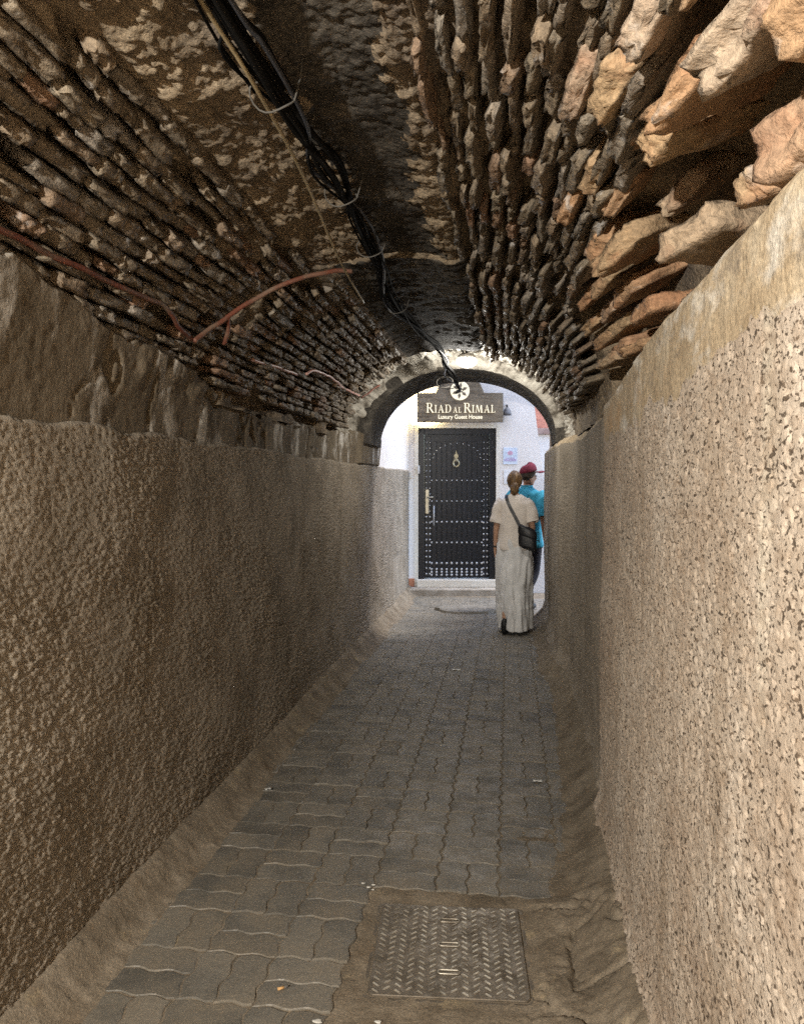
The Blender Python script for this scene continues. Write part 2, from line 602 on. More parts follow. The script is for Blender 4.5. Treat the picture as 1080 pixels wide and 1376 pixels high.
lz = ledge_z(V) + 0.035 * (fbm(V * 3.2, V * 0 + 5.5, 2, 3) - 0.5)
Zr = Z / 1.90 * lz
smooth_line = np.interp(V, [-7, 1.1, 1.6, 2.2, 3.0, 3.6, 9], [1.83, 1.83, 1.80, 1.74, 1.70, 1.74, 1.9]) + 0.09 * (fbm(V * 4, V * 0 + 2.5, 1, 3) - 0.5)
rough_m = 1 - sstep(-0.05, 0.03, Zr - smooth_line - 0.10 * (fbm(V * 12, Zr * 12, 3, 2) - 0.5))
dens = 0.07 * (fbm(V * 2.2, Zr * 3, 5, 2) - 0.5)
pn = 0.6 * vnoise(V * 42, Zr * 72, 1) + 0.4 * vnoise(V * 95, Zr * 160, 4)
pit = 1 - sstep(0.315 + dens, 0.37 + dens, pn)
pn2 = vnoise(V * 75, Zr * 130, 2)
pit2 = (1 - sstep(0.14, 0.26, pn2)) * 0.5
h = -0.0035 * np.maximum(pit, pit2) + 0.003 * (fbm(V * 40, Zr * 95, 3, 2) - 0.5)
h = h * rough_m + (1 - rough_m) * (0.004 * (fbm(V * 18, Zr * 18, 2, 4) - 0.5))
h = h + 0.035 * (fbm(V * 1.0, Zr * 1.2, 0, 2) - 0.5) + 0.010 * (fbm(V * 5, Zr * 1.0, 2, 3) - 0.5)
# base flares out a little into the gutter
U = right_u(V) - h - 0.05 * (1 - sstep(0.0, 0.22, Zr)) * (0.5 + fbm(V * 6, Zr * 6, 1, 3))
rows = [np.stack([U, V, Zr], -1)]
# ledge rows
prof = [(0.004, 0.012), (0.014, 0.026), (0.03, 0.042), (0.05, 0.056), (0.075, 0.066), (0.11, 0.073), (0.16, 0.078), (0.24, 0.080), (0.40, 0.08)]
for (du, dz) in prof:
    q = rows[0][:, -1:, :].copy()
    nn = fbm(q[..., 1] * 14, q[..., 1] * 0 + du * 30, 3, 3) - 0.5
    q[..., 0] = right_u(q[..., 1]) + du + 0.018 * nn
    q[..., 2] += dz + 0.022 * (fbm(q[..., 1] * 9, q[..., 1] * 0 + du * 20, 1, 3) - 0.5)
    rows.append(q)
P = np.concatenate(rows, 1)
rme = grid_mesh('stucco_wall', P)
rme.materials.append(M_stucco()); rme.materials.append(M_ledge()); rme.materials.append(M_stucco_grey())
mi = np.zeros((P.shape[0] - 1, P.shape[1] - 1), dtype=np.int32)
mi[:, :rough_m.shape[1] - 1] = rough_m[:-1, :-1] < 0.5
mi[:, rough_m.shape[1] - 1:] = 1
vj = V + 0.06 * (fbm(Zr * 5, V * 3, 2, 3) - 0.5)
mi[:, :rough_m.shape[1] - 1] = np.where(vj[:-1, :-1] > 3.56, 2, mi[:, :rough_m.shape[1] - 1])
rme.polygons.foreach_set('material_index', mi.reshape(-1))
right_wall = mesh_obj('stucco_wall', rme, None, smooth=True)
tag(right_wall, 'brightly lit pitted rough-cast wall with a rounded plaster ledge under rubble stones', 'wall')
# end face of the right wall at the lane
MB().box(0.44, 0.9, 8.6, 8.93, -0.05, 3.0).build('end_pier', M_stucco(), right_wall)

# ---- vault
brick_meshes = [rough_block('brick', 8, 4, 4, i, rnd=0.28, amp=0.13, freq=1.3, fine=0.07) for i in range(24)]
slab_meshes = [rough_block('stone', 14, 7, 12, 50 + i, rnd=0.30, amp=0.10, freq=1.0, fine=0.035, crag=0.04) for i in range(14)]
for me in brick_meshes:
    me.materials.append(M_brick()); me.polygons.foreach_set('use_smooth', np.ones(len(me.polygons), dtype=bool))
for me in slab_meshes:
    me.materials.append(M_stone()); me.polygons.foreach_set('use_smooth', np.ones(len(me.polygons), dtype=bool))


def vault_base(v0, v1, far):
    if not far:
        vv = cols(-6.0, 0.55, v1, 0.0043)
    else:
        vv = v0 * np.exp(np.linspace(0, math.log(v1 / v0), int(math.log(v1 / v0) / 0.0055)))
    ph = np.linspace(R(-4), R(184), 330 if far else 520)
    V, PH = np.meshgrid(vv, ph, indexing='ij')
    deg = np.degrees(PH)
    arc = PH * 0.8
    wob = 9 * (fbm(V * 2.2, arc * 2.2, 3, 3) - 0.5)
    crown = sstep(70, 78, deg + wob) * (1 - sstep(114, 128, deg + wob * 2.2))
    if far:
        crown = crown * 0.6
    rec_r = 0.075 * (1 - sstep(70, 78, deg)) + (0.10 if not far else 0.01) * (1 - sstep(30, 38, deg + wob))
    rec_l = 0.08 * sstep(116, 128, deg)
    if not far:
        rec_r = rec_r + 0.10 * (1 - sstep(24, 31, deg)) * sstep(0.9, 1.3, V) * (1 - sstep(2.3, 2.9, V))
    patch = sstep(0.55, 0.64, fbm(V * 3.0, arc * 5.0, 5, 3))
    rec_l = rec_l * (1 - 0.95 * patch)
    rec_r = np.where(deg > 40, rec_r * (1 - 0.7 * patch), rec_r)
    off = -(rec_r + rec_l)
    crumb = 0.055 * (fbm(V * 17, arc * 17, 1, 4, 0.68) - 0.45) + 0.020 * (0.8 - worley(V * 38, arc * 38, 2)) * sstep(0.35, 0.6, fbm(V * 4, arc * 4, 5, 2)) + 0.02 * (fbm(V * 3, arc * 3, 2, 2) - 0.5)
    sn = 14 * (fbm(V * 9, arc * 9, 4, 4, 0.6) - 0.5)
    soot_shade = sstep(81, 85, deg + wob * 0.9 + sn) * (1 - sstep(97, 101, deg + wob * 0.7 + sn))
    off = off + crown * crumb * (1 - 0.6 * soot_shade)
    off = off + (1 - crown) * (0.020 + 0.03 * patch) * (fbm(V * 16, arc * 16, 4, 4, 0.6) - 0.5)
    # smoother strip right of the cables, soot with their shadow painted in
    if far:
        rg = sstep(V_RING - 0.1, V_RING + 0.05, V + 0.1 * (fbm(V * 3, arc * 3, 1) - 0.5)) * (1 - sstep(V_LIP - 0.05, V_LIP + 0.02, V))
        lip = sstep(V_LIP - 0.04, V_LIP + 0.03, V + 0.03 * (fbm(arc * 4, arc * 0 + 1, 2) - 0.5))
        off = off * (1 - np.maximum(rg, lip))
        off = off + rg * (-0.065 + 0.13 * (fbm(V * 13, arc * 13, 2, 4, 0.62) - 0.5) + 0.03 * (0.6 - worley(V * 20, arc * 20, 4)))
        off = off + lip * (0.04 + 0.02 * sstep(105, 155, deg) + 0.012 * (fbm(V * 7, arc * 7, 5, 3) - 0.5))
        off = off + 0.025 * (1 - np.maximum(rg, lip))
    Uu = UC + (VA - off) * np.cos(PH)
    Zz = ZS + (VB - off) * np.sin(PH)
    Vv = V + 0.0
    if not far:
        sv = 3.2 + (180 - deg) * 0.0045
        Vv = np.where(V > 2.6, 2.6 + (V - 2.6) * (sv - 2.6) / (v1 - 2.6), V)
    else:
        sv = 3.2 + (180 - deg) * 0.0045
        k = np.clip((4.6 - V) / (4.6 - v0), 0, 1)
        Vv = V + k * (sv - v0 - 0.02)
    P = np.stack([Uu, Vv, Zz], -1)
    if far:   # step face up into the nearer section
        q = P[:1].copy()
        cs = np.cos(PH[:1]); sn = np.sin(PH[:1])
        q[..., 0] = UC + (VA + 0.22) * cs; q[..., 2] = ZS + (VB + 0.22) * sn
        P = np.concatenate([q, P], 0)
        q = P[-1:].copy()
        q[..., 0] = UC + (VA + 0.35) * cs; q[..., 2] = ZS + (VB + 0.35) * sn
        P = np.concatenate([P, q], 0)
    me = grid_mesh('brick_vault', P, flip=True)
    if not far:
        me.materials.append(M_mortar()); me.materials.append(M_soot_shade())
        me.polygons.foreach_set('material_index', (soot_shade[:-1, :-1] > 0.5).reshape(-1).astype(np.int32))
    if far:
        me.materials.append(M_mortar()); me.materials.append(M_lime()); me.materials.append(M_soot_shade()); me.materials.append(M_plaster())
        ni, nj = P.shape[:2]
        jag = 0.05 * (fbm(P[:, :, 1] * 4, arc[:1] * 4 + 0 * P[:, :, 1], 2, 3) - 0.5)
        vq = (P[:, :, 1] + jag)[:-1, :-1].reshape(-1)
        sq = np.zeros((ni - 1, nj - 1)); sq[1:-1] = (sstep(72, 76, deg + sn) * (1 - sstep(112, 116, deg + sn)))[:-1, :-1]  # far crown darkened as well: soot plus its shade, as colour
        mi = np.where(vq > V_LIP - 0.01, 2, np.where(vq > V_RING, 1, np.where(sq.reshape(-1) > 0.5, 2, 0))).astype(np.int32)  # lip takes the same dark, its shade put into the colour
        me.polygons.foreach_set('material_index', mi)
    return me


near_vault = mesh_obj('brick_vault', vault_base(0.55, 3.7, False), None, smooth=True)
tag(near_vault, 'sooty barrel vault of projecting brick courses with crumbling mortar crown and rubble stones', 'vault')
far_vault = mesh_obj('brick_vault', vault_base(3.4, V_END, True), None, smooth=True)
tag(far_vault, 'lower dark brick vault with white-lit rim around the tunnel mouth', 'vault')


def put(parent, name, me, center, r_ax, t_ax, v_ax, dims):
    """dims = (radial, tangential, along) ; mesh x->along, y->tangential, z->radial"""
    m = Matrix.Identity(4)
    for i in range(3):
        m[i][0] = v_ax[i] * dims[2]; m[i][1] = t_ax[i] * dims[1]; m[i][2] = r_ax[i] * dims[0]; m[i][3] = center[i]
    PIECES.append((parent, name, me, m))


PIECES = []


def flush_pieces():
    """the 300 largest in view of each kind on each vault become parts; the rest one joined part"""
    eye = Vector((0, 0, CAM_H))
    for parent in (near_vault, far_vault):
        for name in ('brick', 'stone'):
            lst = [p for p in PIECES if p[0] is parent and p[1] == name]
            def seen(p):
                c = p[3].translation
                return -1e6 + c.y if c.y < 1.0 else -(c - eye).length
            lst.sort(key=seen, reverse=True)
            for _, nm, me, m in lst[:300]:
                o = bpy.data.objects.new(nm, me)
                o.matrix_world = m
                link(o, parent)
            if len(lst) > 300:
                vs_ = []; fs_ = []; nb_ = 0
                for _, nm, me, m in lst[300:]:
                    co = np.empty(len(me.vertices) * 3, dtype=np.float32); me.vertices.foreach_get('co', co)
                    co = co.reshape(-1, 3) @ np.array(m.to_3x3()).T + np.array(m.translation)
                    lv = np.empty(len(me.loops), dtype=np.int32); me.loops.foreach_get('vertex_index', lv)
                    vs_.append(co); fs_.append(lv.reshape(-1, 4) + nb_); nb_ += len(co)
                me2 = bpy.data.meshes.new('packed_' + name + 's')
                me2.from_pydata(np.concatenate(vs_).tolist(), [], np.concatenate(fs_).tolist())
                me2.update()
                o = mesh_obj('packed_' + name + 's', me2, lst[0][2].materials[0], parent, True)
                o['kind'] = 'stuff'


arc_per_deg = 0.78 * math.pi / 180


def course(parent, far, deg, v0, v1, dep, thick, lmin, lmax, proud, jit, gap=0.022, skip=0.04, meshes=None, name='brick', tilt=0.06):
    v = v0 + rng.random() * 0.1
    while v < v1:
        ln = rng.uniform(lmin, lmax)
        vc = v + ln / 2
        v += ln + gap * rng.uniform(0.4, 1.8)
        if rng.random() < skip:
            continue
        ph = R(deg + rng.gauss(0, jit))
        if far and vc - ln / 2 < step_v(ph) + 0.01: continue
        if not far and vc + ln / 2 > step_v(ph) + 0.04: continue
        z = surf(vc, ph).z
        if deg > 120 and z < float(band_top(vc)) - 0.02: continue
        pr = rng.gauss(proud, 0.014 if deg < 100 else 0.010) + (0.025 if far else 0)
        n = inward(ph)
        c = surf(vc, ph) + n * (pr - dep / 2)
        t = Vector((0, 1, 0)).cross(n)
        al = Vector((rng.gauss(0, tilt) * 0.5, 1, rng.gauss(0, tilt) * 0.5)).normalized()
        t = (t + n * rng.gauss(0, tilt)).normalized()
        n2 = al.cross(t).normalized()
        t2 = n2.cross(al).normalized()
        th = thick * rng.uniform(0.72, 1.25)
        put(parent, name, rng.choice(meshes or brick_meshes), c, n2 * rng.choice((-1, 1)), t2, al * rng.choice((-1, 1)), (dep, th, ln))


# left courses
d = 121.0
while d < 178:
    course(near_vault, False, d, 0.75, 3.9, 0.15, 0.039, 0.08, 0.23, 0.022, 0.28, skip=0.04 if d > 132 else 0.15, tilt=0.03, gap=0.014)
    d += 0.052 / arc_per_deg * rng.uniform(0.95, 1.05)
d = 116.0
while d < 178:
    course(far_vault, True, d, 3.1, 6.15, 0.14, 0.038, 0.12, 0.21, 0.014, 0.2, skip=0.04, tilt=0.03, gap=0.014)
    d += 0.053 / arc_per_deg * rng.uniform(0.95, 1.05)
# right courses: thin bricks on edge with deep raked joints
d = 36.0
while d < 77:
    k = (d - 36) / 40
    course(near_vault, False, d, 0.75, 4.0, 0.16, 0.027 + 0.010 * (1 - k), 0.09, 0.26, 0.02, 0.35, skip=0.05, tilt=0.08, gap=0.016)
    d += 0.053 / arc_per_deg * rng.uniform(0.95, 1.05)
d = 12.0
while d < 74:
    course(far_vault, True, d, 3.1, 6.1, 0.12, 0.032, 0.12, 0.26, 0.012, 0.35, skip=0.05, tilt=0.06, gap=0.016)
    d += 0.054 / arc_per_deg * rng.uniform(0.95, 1.05)


# rubble stones at the right springing: (deg, v, proud, radial, thick, along, yaw, lift)
def stone(deg, v, proud, dep, th, ln, yaw=0.0, roll=0.0, i=0, parent=None):
    ph = R(deg)
    n = inward(ph)
    t = Vector((0, 1, 0)).cross(n)
    al = Vector((0, 1, 0))
    rot = Matrix.Rotation(yaw, 3, t) @ Matrix.Rotation(roll, 3, al)
    n = rot @ n; al = rot @ al; t = rot @ t
    c = surf(v, ph) + inward(ph) * proud - n * (dep / 2)
    put(parent or near_vault, 'stone', slab_meshes[i % len(slab_meshes)], c, n, t, al, (dep, th, ln))


for s in [  # deg, v, proud, dep, th, ln, yaw, roll
    (29, 1.46, 0.055, 0.30, 0.075, 0.22, 0.35, 0.05), (24, 1.20, 0.05, 0.34, 0.10, 0.26, 0.30, 0.1), (33.5, 1.15, 0.03, 0.28, 0.06, 0.24, 0.2, 0.0),
    (40.5, 1.66, 0.05, 0.26, 0.075, 0.20, 0.3, 0.0), (38, 1.36, 0.04, 0.26, 0.07, 0.22, 0.3, 0.0), (46, 1.72, 0.045, 0.2, 0.055, 0.22, 0.2, 0.0),
    (37, 1.86, 0.02, 0.2, 0.075, 0.11, 0.2, 0.0), (31, 1.74, 0.02, 0.26, 0.085, 0.13, 0.4, 0.1), (40, 2.14, 0.03, 0.2, 0.07, 0.16, 0.3, 0.0),
    (28, 2.42, 0.05, 0.3, 0.085, 0.24, 0.45, 0.05), (34, 2.18, 0.0, 0.22, 0.06, 0.2, 0.3, 0.0),
    (15.5, 1.90, 0.01, 0.24, 0.085, 0.20, 0.55, 0.15), (11, 1.50, 0.0, 0.2, 0.07, 0.10, 0.2, 0.1), (10, 1.24, 0.02, 0.22, 0.12, 0.18, 0.2, 0.2),
    (18, 1.02, 0.03, 0.24, 0.10, 0.20, 0.3, 0.0),  (25, 2.06, -0.07, 0.2, 0.07, 0.18, 0.3, 0.0),
     (21, 2.72, 0.0, 0.26, 0.075, 0.22, 0.4, 0.0), (34, 2.62, 0.02, 0.2, 0.07, 0.18, 0.3, 0.0),
    (28, 2.85, 0.02, 0.22, 0.06, 0.2, 0.3, 0.0), (13, 2.62, 0.0, 0.22, 0.07, 0.22, 0.3, 0.1), (16, 3.0, 0.0, 0.24, 0.06, 0.24, 0.3, 0.0),
    (23, 3.12, 0.0, 0.22, 0.06, 0.22, 0.2, 0.0), (31, 3.2, 0.02, 0.2, 0.055, 0.22, 0.2, 0.0), (10, 3.1, 0.01, 0.22, 0.06, 0.22, 0.2, 0.1),
    (36, 3.0, 0.015, 0.2, 0.05, 0.2, 0.2, 0.0), (18.5, 3.45, 0.01, 0.2, 0.06, 0.24, 0.2, 0.0), (26, 3.55, 0.01, 0.2, 0.06, 0.24, 0.2, 0.0),
    (12, 3.55, 0.01, 0.2, 0.06, 0.24, 0.2, 0.0), (44, 2.45, 0.03, 0.2, 0.055, 0.2, 0.2, 0.0), (7, 2.2, -0.06, 0.2, 0.06, 0.2, 0.2, 0.0), (7, 2.9, 0.0, 0.2, 0.05, 0.2, 0.2, 0.0),
]:
    deg, v, pr, dep, th, ln, yaw, roll = s
    stone(deg, v, pr, dep, th * 0.80, ln * 0.92, yaw + rng.gauss(0, 0.08), roll + rng.gauss(0, 0.08), rng.randrange(14))

flush_pieces()

# ------------------------------------------------------------------ masonry round the tunnel (keeps daylight out)
house_top = MB()
house_top.box(-2.4, -1.5, -6.4, V_END + 0.02, -0.1, 2.95)
house_top.box(0.86, 2.6, -6.4, 8.9, -0.1, 2.95)
house_top.box(-2.4, 2.6, -6.4, V_END + 0.02, 2.952, 6.2)
house_top.box(-1.5, 0.86, -6.4, -6.1, -0.1, 2.951)
hb = house_top.build('passage_house', M_white())
tag(hb, 'white rendered house built over the vaulted passage', 'house')

# spandrel face round the mouth of the tunnel
n = 60
sp = []
for i in range(n + 1):
    a = math.pi * i / n
    sp.append((UC + (VA - 0.036) * math.cos(a), ZS + (VB - 0.036) * math.sin(a)))
me = MB()
for i in range(n):
    (x0, z0), (x1, z1) = sp[i], sp[i + 1]
    a0 = math.pi * i / n; a1 = math.pi * (i + 1) / n
    o0 = (UC + 1.3 * math.cos(a0), ZS + 1.15 * math.sin(a0)); o1 = (UC + 1.3 * math.cos(a1), ZS + 1.15 * math.sin(a1))
    me.prism([(x0, z0), o0, o1, (x1, z1)], V_END + 0.03, V_END + 0.12)
me.build('mouth_surround', M_soot_shade(), far_vault)

# ------------------------------------------------------------------ ground and pavement
gme = MB().box(-60, 60, -60, 60, -0.4, -0.2).build('ground', M_dirt())
tag(gme, None, None, kind='structure')

vv = cols(-6.0, 1.3, 11.0, 0.0042)
uu = np.linspace(-1.5, 0.62, 330)
V, Uu = np.meshgrid(vv, uu, indexing='ij')
lw = left_u(V); rw = right_u(V)
dl = Uu - lw; dr = rw - Uu
wl_ = 0.145 + 0.06 * (fbm(V * 1.3, V * 0 + 3, 1, 2) - 0.5)
wr_ = np.interp(V, [0, 2.9, 3.2, 8, 9], [0.22, 0.22, 0.17, 0.15, 0.13]) + 0.06 * (fbm(V * 1.6, V * 0 + 7, 2, 2) - 0.5)
zl = 0.10 * (1 - sstep(0.0, 1.0, dl / wl_)) ** 1.3
zr = 0.10 * (1 - sstep(0.0, 1.0, dr / wr_)) ** 1.3 * (V < 9.0)
lump = 0.014 * (fbm(V * 2, Uu * 6, 3, 2) - 0.5) + 0.007 * (fbm(V * 22, Uu * 22, 4, 3, 0.6) - 0.5)
gut = np.maximum(1 - sstep(0.8, 1.25, dl / wl_), (1 - sstep(0.8, 1.3, dr / wr_)) * (V < 9))
bare = sstep(-0.475, -0.43, Uu + 0.05 * (fbm(V * 9, V * 0 + 4, 2, 2) - 0.5)) * (1 - sstep(2.80, 2.85, V + 0.05 * (fbm(Uu * 9, V * 3, 1, 2) - 0.5)))
cov = (1 - sstep(0.26, 0.31, np.maximum(np.abs(Uu + 0.19), np.abs(V - 2.48))))
Zf = -0.0048 + 0.004 * (fbm(V * 30, Uu * 30, 1, 3) - 0.5)
Zf = Zf + 0.010 * gut + 0.5 * lump * gut + bare * (0.15 + 0.85 * sstep(0.04, 0.10, Uu)) * (0.006 + 0.05 * (fbm(V * 6, Uu * 6, 2, 5, 0.55) - 0.45) - 0.02 * (1 - sstep(0.0, 0.05, np.abs(fbm(V * 4.5, Uu * 4.5, 3, 4) - 0.5))) + 0.008 * (fbm(V * 40, Uu * 40, 4, 3) - 0.5)) * (1 - cov) - 0.004 * cov
Zf = np.maximum(Zf, -0.03) + zl + zr + 0.003 * gut * (fbm(V * 45, Uu * 45, 5, 2) - 0.5) + 0.004 * gut * sstep(0.62, 0.72, vnoise(V * 28, Uu * 28, 1))
P = np.stack([Uu, V, Zf], -1)
pav = mesh_obj('pavement', grid_mesh('pavement', P), M_dirt(), smooth=True)
tag(pav, None, None, kind='structure')
lane = MB().box(0.6, 7, 8.4, 11.6, -0.15, -0.018).build('lane', M_dirt())
tag(lane, None, None, kind='structure')

MOD = 0.235
JG = 0.0028


def hwave(x, seed):   # offset of a horizontal joint line at position x
    return 0.0075 * math.sin(2 * math.pi * x / 0.1175 + 0.6)


def vwave(y, seed):
    return 0.0075 * math.sin(2 * math.pi * y / 0.1175 + 0.3)


def paver_outline(x0, x1, y0, y1):
    pts = []
    n = max(4, int((x1 - x0) / 0.0196 + 0.5)); m_ = max(4, int((y1 - y0) / 0.0196 + 0.5))
    for i in range(n):
        x = x0 + (x1 - x0) * i / n; pts.append((x, y0 + hwave(x, 0), 0, 1))
    for i in range(m_):
        y = y0 + (y1 - y0) * i / m_; pts.append((x1 + vwave(y, 0), y, -1, 0))
    for i in range(n):
        x = x1 - (x1 - x0) * i / n; pts.append((x, y1 + hwave(x, 0), 0, -1))
    for i in range(m_):
        y = y1 - (y1 - y0) * i / m_; pts.append((x0 + vwave(y, 0), y, 1, 0))
    cx, cy = (x0 + x1) / 2, (y0 + y1) / 2
    out = []
    for x, y, _, _ in pts:
        # inset towards the middle by the joint width
        dx, dy = x - cx, y - cy
        hx, hy = (x1 - x0) / 2, (y1 - y0) / 2
        out.append((cx + dx * (1 - JG / hx), cy + dy * (1 - JG / hy)))
    return out, cx, cy


def paver_geo(x0, x1, y0, y1):
    o, cx, cy = paver_outline(x0, x1, y0, y1)
    n = len(o)
    dz = rng.gauss(0, 0.0013); tx = rng.gauss(0, 0.009); ty = rng.gauss(0, 0.009)
    vs_ = []
    for (ins, z) in ((0, -0.03), (0, -0.003), (0.003, 0.0)):
        for (x, y) in o:
            dx, dy = x - cx, y - cy
            f = 1 - ins / 0.06
            X, Y = dx * f, dy * f
            vs_.append((X, Y, z + (dz + tx * X + ty * Y if z > -0.02 else 0)))
    fs_ = []
    for r in range(2):
        for i in range(n):
            j = (i + 1) % n
            fs_.append((r * n + i, r * n + j, (r + 1) * n + j, (r + 1) * n + i))
    fs_.append(tuple(range(2 * n, 3 * n)))
    return vs_, fs_, cx, cy


pavers = []
for row in range(-8, 31):
    y0 = 3.06 + row * MOD; y1 = y0 + MOD
    for cidx in range(-6, 9):
        x0 = 0.20 + (cidx - 1) * MOD; x1 = x0 + MOD
        xm, ym = (x0 + x1) / 2, (y0 + y1) / 2
        if cidx > 1 and ym < 9.1: continue
        if ym > 10.25: continue
        if cidx == 1: pass
        if ym < 2.82 and xm > -0.25: continue      # bare patch round the cover
        horiz = (row + cidx) % 2 == 1
        parts = [(x0, x1, y0, ym), (x0, x1, ym, y1)] if horiz else [(x0, xm, y0, y1), (xm, x1, y0, y1)]
        for (a, b, c_, d_) in parts:
            pxm, pym = (a + b) / 2, (c_ + d_) / 2
            if pym < 2.94 and -0.27 < pxm < -0.03 and pym > 2.8: continue   # the missing paver
            if pym < 1.2: continue
            if pym < 2.82 and pxm > -0.455: continue
            pavers.append((pym, a, b, c_, d_))
pavers.sort()
rest = MB()
for i, (pym, a, b, c_, d_) in enumerate(pavers):
    vs_, fs_, cx, cy = paver_geo(a, b, c_, d_)
    if i < 300:
        me = bpy.data.meshes.new('paver'); me.from_pydata(vs_, [], fs_); me.update()
        o = mesh_obj('paver', me, M_paver(), pav)
        o.location = (cx, cy, 0)
    else:
        rest.add([(x + cx, y + cy, z) for x, y, z in vs_], fs_)
if rest.v:
    o = rest.build('distant_pavers', M_paver(), pav)
    o['kind'] = 'stuff'

# broken cement patch in front of the door
bp = []
for i in range(26):
    a = 2 * math.pi * i / 26
    rr = 1 + 0.25 * (rng.random() - 0.5)
    bp.append((-0.52 + 0.36 * math.cos(a) * rr, 9.25 + 0.28 * math.sin(a) * rr))
vs_ = [(x, y, -0.02) for x, y in bp] + [(-0.52 + (x + 0.52) * 0.95, 9.25 + (y - 9.25) * 0.95, 0.022 + 0.012 * rng.random()) for x, y in bp]
nb = len(bp)
fs_ = [(i, (i + 1) % nb, nb + (i + 1) % nb, nb + i) for i in range(nb)] + [tuple(range(nb, 2 * nb))]
mesh_b = MB(); mesh_b.add(vs_, fs_)
mesh_b.build('cement_patch', mat('grey_cement', (0.24, 0.22, 0.19), (0.15, 0.135, 0.11), scale=9, bump=0.6, bscale=40, bdist=0.01, rough=0.9), pav)

# ------------------------------------------------------------------ manhole cover
M_iron = mat('worn_chequer_steel', (0.17, 0.145, 0.115), (0.115, 0.095, 0.07), (0.21, 0.18, 0.145), scale=16, rough=0.5, metallic=0.55,
             bump=0.2, bscale=140, bdist=0.002, dust=((0.18, 0.15, 0.115), 0.6, 7.0), rough_var=0.15)
M_edge = mat('rubbed_steel', (0.60, 0.56, 0.48), (0.22, 0.19, 0.15), scale=9, rough=0.42, metallic=0.7, world_co=True, hue_obj=False, bump=0.1, bscale=200, bdist=0.001)
mh = empty('manhole_cover', (-0.19, 2.485, -0.013), R(4))
tag(mh, 'rusty square chequer-plate manhole cover with three lifting slots', 'manhole cover')


def rrect(hx, hy, r, n=5):
    o = []
    for (sx, sy, a0) in ((1, 1, 0), (-1, 1, 90), (-1, -1, 180), (1, -1, 270)):
        for k in range(n + 1):
            a = R(a0 + 90 * k / n)
            o.append((sx * (hx - r) + r * math.cos(a), sy * (hy - r) + r * math.sin(a)))
    return o


def slab(outer, z0, z1, inset=0.002):
    m_ = MB(); n_ = len(outer)
    v_ = [(x, y, z0) for x, y in outer] + [(x, y, z1 - inset) for x, y in outer] + [(x * (1 - inset / 0.24), y * (1 - inset / 0.24), z1) for x, y in outer]
    f_ = []
    for r_ in range(2):
        f_ += [(r_ * n_ + i, r_ * n_ + (i + 1) % n_, (r_ + 1) * n_ + (i + 1) % n_, (r_ + 1) * n_ + i) for i in range(n_)]
    f_.append(tuple(range(2 * n_, 3 * n_))); f_.append(tuple(range(n_ - 1, -1, -1)))
    return m_.add(v_, f_)


slab(rrect(0.243, 0.250, 0.02), -0.012, 0.010).build('plate', M_iron, mh)
# frame ring
fr = MB()
oi_ = rrect(0.258, 0.265, 0.022); ii_ = rrect(0.2475, 0.2545, 0.021)
nn_ = len(oi_)
fr.add([(x, y, -0.03) for x, y in oi_] + [(x, y, 0.004) for x, y in oi_] + [(x, y, 0.0045) for x, y in ii_] + [(x, y, -0.03) for x, y in ii_],
       [(r_ * nn_ + i, r_ * nn_ + (i + 1) % nn_, ((r_ + 1) % 4) * nn_ + (i + 1) % nn_, ((r_ + 1) % 4) * nn_ + i) for r_ in range(4) for i in range(nn_)])
fr.build('cover_frame', M_iron, mh)
tb = bpy.data.meshes.new('tread_bar')
bmx = bmesh.new()
bmesh.ops.create_cube(bmx, size=1.0)
for v in bmx.verts:
    top_ = v.co.z > 0
    v.co = Vector((v.co.x * (0.026 if not top_ else 0.020), v.co.y * (0.0066 if not top_ else 0.0032), 0.0026 if top_ else -0.001))
bmx.to_mesh(tb); bmx.free(); tb.materials.append(M_edge)
nt_ = 0
slots = [(0.0, 0.155), (0.0, 0.015), (0.0, -0.13)]
for i in range(14):
    for j in range(17):
        x = -0.221 + i * 0.034; y = -0.232 + j * 0.029 + (0.0145 if i % 2 else 0)
        if abs(x) > 0.228 or abs(y) > 0.238: continue
        if any(abs(x - sx) < 0.045 and abs(y - sy) < 0.022 for sx, sy in slots): continue
        o = bpy.data.objects.new('tread_bar', tb)
        o.location = (x, y, 0.0105); o.rotation_euler = (0, 0, R(40) if i % 2 else R(-40))
        link(o, mh); nt_ += 1
for sx, sy in slots:
    loop = [(sx + x, sy + y, 0.0115) for x, y in rrect(0.034, 0.010, 0.0098, 6)]
    loop.append(loop[0]); loop.append(loop[1])
    MB().tube(loop, 0.0028, 6, cap=False).build('lifting_slot', M_edge, mh, True)

# ------------------------------------------------------------------ litter
M_paper = simple('paper_white', (0.75, 0.74, 0.70), 0.8)


def scrap(x, y, w, l, rz, label, z=0.004):
    vs_ = []
    for i in range(4):
        for j in range(3):
            vs_.append(((i / 3 - 0.5) * l, (j / 2 - 0.5) * w * (1 - 0.2 * (i == 0)), 0.003 * math.sin(i * 1.9 + j) + 0.003))
    fs_ = [(i * 3 + j, (i + 1) * 3 + j, (i + 1) * 3 + j + 1, i * 3 + j + 1) for i in range(3) for j in range(2)]
    m_ = MB(); m_.add(vs_, fs_)
    o = m_.build('paper_scrap', M_paper, None, True)
    sm = o.modifiers.new('thick', 'SOLIDIFY'); sm.thickness = 0.0012
    o.location = (x, y, z); o.rotation_euler = (0, 0, rz)
    tag(o, label, 'litter', 'litter on the pavement')


